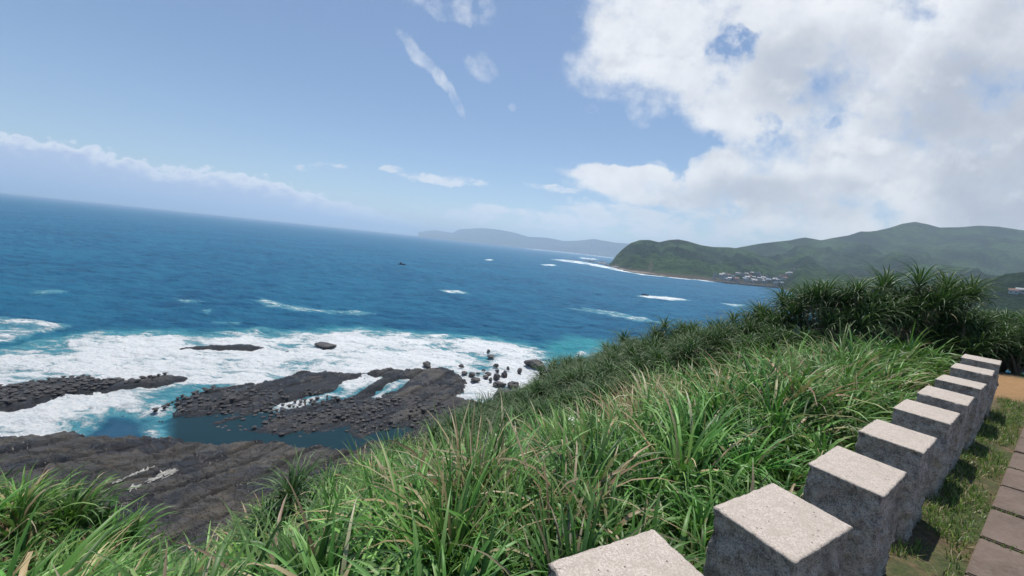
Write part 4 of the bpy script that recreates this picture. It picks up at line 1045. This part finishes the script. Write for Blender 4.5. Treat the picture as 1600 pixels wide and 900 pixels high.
# ------------------------------------------------------------------ far land
def skyline(pts, px0, px1, n):
    x = np.linspace(px0, px1, n); return x, np.interp(x, [p[0] for p in pts], [p[1] for p in pts])
def land(name, sky_pts, coast_pts, dep_pts, n, nr, material, seed, rough=1.0, back=1.5, rockf=None, gully=.50):
    px = np.linspace(sky_pts[0][0], sky_pts[-1][0], n); py = np.interp(px, *zip(*sky_pts))
    dir_ = np.array([ray(a, b) for a, b in zip(px, py)])
    # every azimuth: ridge at given forward depth, coast where the waterline lies
    dep = np.interp(px, *zip(*dep_pts)); u = dir_[:, 0] / dir_[:, 1]; az = np.arctan(u)
    rid = dep / np.cos(az); Hr = dir_[:, 2] / np.hypot(dir_[:, 0], dir_[:, 1]) * rid + CZ
    cu = []; cr = []
    for a, b in coast_pts:
        q = sea(a, b); cu.append(q[0] / q[1]); cr.append(np.hypot(*q))
    rc = np.interp(u, cu, cr)
    tt = np.concatenate([np.linspace(-.06, 1, nr), 1 + np.linspace(0, 1, nr // 4)[1:] * back])
    T, A = np.meshgrid(tt, az, indexing='ij'); RC = rc[None, :]; RR = rid[None, :]
    r_ = RC + (RR - RC) * T; X = r_ * np.sin(A); Y = r_ * np.cos(A)
    Tc = np.clip(T, 0, 1); L = (RR - RC).mean()
    near_c = sstep(900, 300, rc)[None, :]; prof = Tc ** (1.0 + near_c * .9) * (1.25 - .25 * Tc)
    g = ridged(A * RR.mean() / (L * .30) + fbm(X / (L * .5), Y / (L * .5), 2, seed) * .5, T * 1.2 + 3, 4, seed + 3)
    g = np.clip(g, 0, 1); fade = np.sin(np.pi * np.clip(Tc, 0, 1)) ** .8
    Z = Hr[None, :] * prof * (1 - gully * fade * (1 - g) * 1.9) + fbm(X / (L * .12), Y / (L * .12), 5, seed + 9) * Hr.mean() * .045 * rough * fade
    Z = Z + (fbm(X / 28, Y / 28, 4, seed + 13) * 5.0 + np.abs(fbm(X / 90, Y / 90, 3, seed + 15)) * 14.0) * fade * rough * (L < 3000)
    over = np.clip(T - 1, 0, None); Z = np.where(T > 1, Hr[None, :] * (1 - .55 * over / back) , Z)
    Z = np.where(T < 0, -6 * (-T / .06), Z)
    rk = np.zeros(X.shape) if rockf is None else rockf(X, Y, Z, T, A)
    return link(name, mesh_np(name, np.stack([X, Y, Z], -1).reshape(-1, 3), grid_faces(*X.shape), material, True, floats=dict(rock=rk.ravel())))
def rk1(X, Y, Z, T, A):
    u = np.tan(A); c1 = np.clip(1.1 - T * 14, 0, 1)
    uu, _ = uv(958, 410); u2, _ = uv(1016, 418)
    cliff = np.exp(-((u - uu) / .02) ** 2) * sstep(.34, .12, T) + .9 * np.exp(-((u - u2) / .006) ** 2) * sstep(.40, .2, T)
    return np.clip(np.maximum(c1, cliff * (.6 + fbm(X / 18, Y / 18, 3, 3))), 0, 1)
tag(land('headland_hills', [(951, 412), (956, 409), (963, 399), (972, 390), (985, 380), (1000, 375), (1015, 375), (1030, 378.5), (1045, 375), (1060, 374), (1075, 377), (1095, 383), (1115, 386), (1140, 386.5), (1165, 390), (1200, 402), (1240, 419), (1280, 436), (1300, 446)],
     [(940, 413.5), (951, 415), (990, 425.5), (1050, 433), (1100, 437.5), (1140, 443), (1200, 448.5), (1300, 456)],
     [(951, 1500), (1000, 1640), (1060, 1700), (1150, 1800), (1300, 1500)], 420, 150, M_HILL, 501, rockf=rk1), kind='structure')
tag(land('mountain_range', [(1040, 386), (1100, 389), (1150, 387.5), (1185, 381), (1210, 378), (1235, 375.5), (1245, 373), (1258, 371), (1270, 373), (1283, 375.5), (1300, 372), (1325, 368), (1345, 361.5), (1357, 362), (1370, 360.5), (1390, 356), (1410, 349.5), (1430, 346.5), (1450, 350.5), (1468, 355.5), (1500, 355), (1530, 352.5), (1560, 354), (1600, 360), (1700, 372), (1900, 400)],
     [(1040, 428), (1100, 433.5), (1140, 439), (1200, 446.5), (1222, 450.5), (1240, 458), (1260, 475), (1300, 520), (1400, 540), (1600, 565), (1900, 600)],
     [(1040, 2300), (1160, 2300), (1430, 2500), (1600, 2350), (1900, 2200)], 460, 180, M_HILL, 541, rockf=lambda X, Y, Z, T, A: .5 * sstep(.02, .0, T), gully=.52), kind='structure')
tag(land('far_cape', [(654, 362.5), (668, 360.5), (681, 359.7), (695, 362), (707, 364), (717.5, 358.3), (738, 357), (750, 356.5), (762, 357), (783, 359.4), (804, 363.6), (825, 370), (856, 371.5), (880, 376.5), (904, 376), (927, 373.3), (946, 376.5), (960, 379), (985, 381), (1060, 392)],
     [(650, 369.5), (700, 374.6), (800, 385), (900, 395.6), (1000, 406.5), (1060, 412)],
     [(654, 14500), (760, 11500), (900, 9500), (1060, 9000)], 320, 60, M_CAPE, 571, rough=.5), kind='structure')

# rocks at the tip of the headland
hr = np.random.default_rng(9); tipm = [rock_mesh('shore_rocks', plain('tip_rock', (.20, .165, .13), .9, .4, .8), 600 + k, .7, .3, 2) for k in range(3)]
tips = [(893, 405.5, 6), (903, 407.5, 8), (915, 407, 12), (925, 409, 14), (935, 410.5, 15), (944, 412, 16), (952, 415, 16), (962, 418, 14), (972, 421, 14), (983, 424, 15), (995, 426, 18), (1008, 428, 16), (1022, 430, 12), (1036, 431.3, 10), (930, 406.5, 8), (941, 408.5, 12)]
for k, (px, py, s) in enumerate(tips):
    q = sea(px, py); o = link('shore_rock', tipm[k % 3], None, (q[0], q[1], .5)); o.scale = (s * 1.5, s, s * hr.uniform(.3, .55)); o.rotation_euler = (0, 0, hr.uniform(0, 3))
    tag(o, 'brown sea rock in the chain at the foot of the distant headland', 'rock', 'rocks round the tip of the distant headland')

# ------------------------------------------------------------------ town
from mathutils.bvhtree import BVHTree
def bvh(o):
    co = np.empty(len(o.data.vertices) * 3); o.data.vertices.foreach_get('co', co); fc = np.empty(len(o.data.polygons) * 4, np.int32); o.data.polygons.foreach_get('vertices', fc)
    return BVHTree.FromPolygons(co.reshape(-1, 3).tolist(), fc.reshape(-1, 4).tolist())
TR = [bvh(bpy.data.objects[k]) for k in ('headland_hills', 'mountain_range')]
def hill_z(x, y):
    zs = [h[0].z for h in (b_.ray_cast(Vector((x, y, 3000)), Vector((0, 0, -1))) for b_ in TR) if h[0] is not None]
    return max(zs) if zs else 2.0
def house(x, y, z, wx, wy, h, rot, wallm, roofm, lb, flat):
    e = bpy.data.objects.new('house', None); C.objects.link(e); e.location = (x, y, z); e.rotation_euler = (0, 0, rot); tag(e, lb, 'house', 'houses of the fishing village')
    bm = bmesh.new(); bmesh.ops.create_cube(bm, size=1)
    for v in bm.verts: v.co = Vector((v.co.x * wx, v.co.y * wy, (v.co.z + .5) * (h + 3) - 3))
    me = bpy.data.meshes.new('walls'); bm.to_mesh(me); bm.free(); me.materials.append(wallm); link('walls', me, e)
    bm = bmesh.new()
    if flat:
        for (cx_, cy_, sx_, sy_, z0, z1) in ((0, 0, wx + .5, wy + .5, h, h + .5), (wx * .2, 0, wx * .35, wy * .4, h + .5, h + 2.8)):
            r_ = bmesh.ops.create_cube(bm, size=1)['verts']
            for v in r_: v.co = Vector((cx_ + v.co.x * sx_, cy_ + v.co.y * sy_, z0 + (v.co.z + .5) * (z1 - z0)))
    else:
        a, b_ = wx / 2 + .5, wy / 2 + .5; vs = [bm.verts.new(c) for c in ((-a, -b_, h), (a, -b_, h), (a, b_, h), (-a, b_, h), (-a, 0, h + 2.4), (a, 0, h + 2.4))]
        for f in ((0, 1, 5, 4), (2, 3, 4, 5), (0, 4, 3), (1, 2, 5), (0, 3, 2, 1)): bm.faces.new([vs[i] for i in f])
    bmesh.ops.recalc_face_normals(bm, faces=bm.faces)
    me = bpy.data.meshes.new('roof'); bm.to_mesh(me); bm.free(); me.materials.append(roofm); link('roof', me, e)
    bm = bmesh.new(); nfl = max(1, int(h // 3)); nw = max(2, int(wx // 3))
    for fl in range(nfl):
        for q in range(nw):
            cx_ = -wx / 2 + (q + .5) * wx / nw; z0 = fl * 3 + 1.0
            r_ = bmesh.ops.create_cube(bm, size=1)['verts']
            for v in r_: v.co = Vector((cx_ + v.co.x * 1.5, -wy / 2 - .02 + v.co.y * .12, z0 + (v.co.z + .5) * 1.5))
    me = bpy.data.meshes.new('windows'); bm.to_mesh(me); bm.free(); me.materials.append(M_WIN); link('windows', me, e)
m, t, b = mat('window_glass'); b.inputs['Base Color'].default_value = (.03, .035, .04, 1); b.inputs['Roughness'].default_value = .2; M_WIN = m
wallc = {'white': (.44, .43, .41), 'cream': (.40, .34, .27), 'grey': (.26, .26, .26), 'pink': (.44, .34, .31), 'brick red': (.27, .16, .13), 'blue-grey': (.26, .31, .37)}
WM = {k: plain('wall_' + k.replace(' ', '_').replace('-', '_'), v, .85, .12, .5) for k, v in wallc.items()}
RM = {'red': plain('roof_red', (.24, .12, .09), .8), 'grey': plain('roof_grey', (.30, .30, .30), .8), 'white': plain('roof_white', (.44, .44, .42), .7), 'blue': plain('roof_blue', (.15, .20, .28), .6)}
hr = np.random.default_rng(21); wk = list(WM); rk = list(RM)
seen = {}
for k in range(84):
    px = hr.uniform(1112, 1236); row = k % 4
    base = np.interp(px, [1100, 1140, 1200, 1240], [438, 443, 448.5, 452]); q = sea(px, base - .4); d = np.hypot(*q); inl = 14 + row * 38 + hr.uniform(0, 24)
    if row == 3 and px < 1150: continue
    x, y = q * (d + inl) / d; wx = hr.uniform(7, 13); wy = hr.uniform(7, 10); h = hr.choice([3.5, 4.5, 6, 6.5, 8, 9], p=[.15, .25, .2, .2, .15, .05])
    wc = wk[hr.choice(6, p=[.33, .17, .17, .12, .1, .11])]; rc_ = rk[hr.choice(4, p=[.3, .3, .3, .1])]; flat = hr.random() < .6
    z = max(2.0, hill_z(x, y))
    pos = ['on the seafront', 'in the second row', 'in the third row', 'at the back of the village'][row]
    house(x, y, z, wx, wy, float(h), math.atan2(-x, y) + hr.normal() * .25, WM[wc], RM[rc_], f'{wc} house {"with flat" if flat else "with pitched"} {rc_} roof {pos}', flat)
# lone buildings on the hillside
for px, py, dep, lb, wx in [(1052, 405, 1560, 'lone white building halfway up the headland slope', 14), (1103, 425.5, 1330, 'white building in trees at the left end of the village', 22)]:
    p = at_depth(px, py, dep); house(p[0], p[1], hill_z(p[0], p[1]), wx, 10., 5., -.5, WM['white'], RM['white'], lb, True)
# wooded knoll with two distant houses just inside the right edge
kc = at_depth(1625, 440, 560)
gx, gy = np.meshgrid(np.linspace(kc[0] - 260, kc[0] + 260, 150), np.linspace(kc[1] - 220, kc[1] + 220, 120)); kr = np.hypot((gx - kc[0]) / 120, (gy - kc[1]) / 110)
gz_ = 84 * np.exp(-kr ** 2 * 1.1) - 6 + fbm(gx / 22, gy / 22, 4, 711) * 5.0 * np.exp(-kr ** 2)
tag(link('hill', mesh_np('wooded_knoll', np.stack([gx, gy, gz_], -1).reshape(-1, 3), grid_faces(*gx.shape), M_HILL, True, floats=dict(rock=np.zeros(gx.size)))), kind='structure')
TK = bvh(bpy.data.objects['hill'])
for px, py, wc, rc_, lb in [(1583, 458, 'white', 'red', 'small white house with red roof near the right edge above the thicket'), (1594, 457, 'pink', 'grey', 'small pinkish house at the right edge above the thicket')]:
    for dep in range(330, 600, 3):
        p = at_depth(px, py, dep); h_ = TK.ray_cast(Vector((p[0], p[1], 500)), Vector((0, 0, -1)))[0]
        if h_ is not None and h_.z > p[2]: break
    house(p[0], p[1], p[2] - .5, 8.5, 7., 4.5, -.9, WM[wc], RM[rc_], lb, False)
# sea wall in front of the village
bm = bmesh.new(); prev = None
for px in np.linspace(1108, 1245, 30):
    base = np.interp(px, [1100, 1140, 1200, 1250], [438, 443, 448.5, 453]); q = sea(px, base + .1); d = q / np.hypot(*q)
    cs = [(0, -2), (0, 3.0), (1.5, 3.0), (1.5, 2.2), (12, 2.2), (12, -2)]
    vs = [bm.verts.new((q[0] + d[0] * a, q[1] + d[1] * a, b_)) for a, b_ in cs]
    if prev:
        for i in range(len(vs) - 1): bm.faces.new((prev[i], prev[i + 1], vs[i + 1], vs[i]))
    prev = vs
me = bpy.data.meshes.new('sea_wall'); bm.to_mesh(me); bm.free(); me.materials.append(plain('concrete', (.27, .22, .20), .9, .2, .2))
tag(link('sea_wall', me), 'long low brown concrete sea wall in front of the distant village', 'sea wall')

# ------------------------------------------------------------------ boats
def boat(px, py, length, heading, lb, cabin, name, hullc):
    q = sea(px, py); e = bpy.data.objects.new(name, None); C.objects.link(e); e.location = (q[0], q[1], .15); e.rotation_euler = (0, 0, heading); tag(e, lb, 'boat')
    V = []; Fc = []; n = 10
    for i in range(n):
        s = i / (n - 1); w_ = length * .13 * (1 - max(0, (s - .55) / .45) ** 2 * .97); keel = -.4 + .5 * max(0, s - .7); sheer = length * .09 + length * .07 * s ** 2
        xx = (s - .5) * length; V += [(xx, -w_, sheer), (xx, -w_ * .75, 0), (xx, 0, keel), (xx, w_ * .75, 0), (xx, w_, sheer), (xx, w_ * .85, sheer - .25), (xx, -w_ * .85, sheer - .25)]
    for i in range(n - 1):
        for j in range(7): Fc.append((i * 7 + j, i * 7 + (j + 1) % 7, (i + 1) * 7 + (j + 1) % 7, (i + 1) * 7 + j))
    Fc += [(0, 1, 2, 3), (0, 3, 4, 5), (0, 5, 6, 6)][:2]
    link('hull', mesh_np('hull', V, Fc, plain('boat_hull', hullc, .5), False), e)
    bm = bmesh.new()
    for (a, b_, w2, z0, z1) in cabin:
        r_ = bmesh.ops.create_cube(bm, size=1)['verts']
        for v in r_: v.co = Vector(((a + b_) / 2 + v.co.x * (b_ - a), v.co.y * w2, z0 + (v.co.z + .5) * (z1 - z0)))
    me = bpy.data.meshes.new('cabin'); bm.to_mesh(me); bm.free(); me.materials.append(plain('boat_cabin', tuple(min(1, c * 1.5) for c in hullc), .5)); link('cabin', me, e)
boat(628, 413.5, 8.6, .12, 'small dark fishing boat alone on the open sea', [(-2.4, -.4, 1.5, .7, 2.6), (-2.6, -.2, 1.8, 2.6, 2.75), (1.2, 1.35, .12, .8, 3.2)], 'fishing_boat', (.012, .014, .02))
boat(1008, 461.3, 7.5, 2.9, 'small dark speedboat trailing a white wake below the headland', [(-.8, .8, 1.3, .7, 1.6), (-3.6, -3.1, .6, .3, 1.2)], 'speedboat', (.03, .03, .035))

# ------------------------------------------------------------------ haze
HZ = 1.25e-4
def haze_box():
    x0, x1, y0, y1, z0, z1 = -47500, 47500, -47500, 47500, -8, 560
    V = [(x, y, z) for z in (z0, z1) for y in (y0, y1) for x in (x0, x1)]
    Fc = [(0, 2, 3, 1), (4, 5, 7, 6), (0, 1, 5, 4), (2, 6, 7, 3), (0, 4, 6, 2), (1, 3, 7, 5)]
    m = bpy.data.materials.new('haze'); m.use_nodes = True; t = NT(m.node_tree); t.n.clear(); o = t.add('ShaderNodeOutputMaterial'); v = t.add('ShaderNodeVolumePrincipled')
    v.inputs['Color'].default_value = (.72, .86, 1, 1); v.inputs['Density'].default_value = HZ; v.inputs['Anisotropy'].default_value = .35
    t.l.new(v.outputs[0], o.inputs['Volume'])
    o = link('haze', mesh_np('haze', V, Fc, m, False)); tag(o, 'thin pale sea haze over the bay', 'haze', kind='stuff')
haze_box()
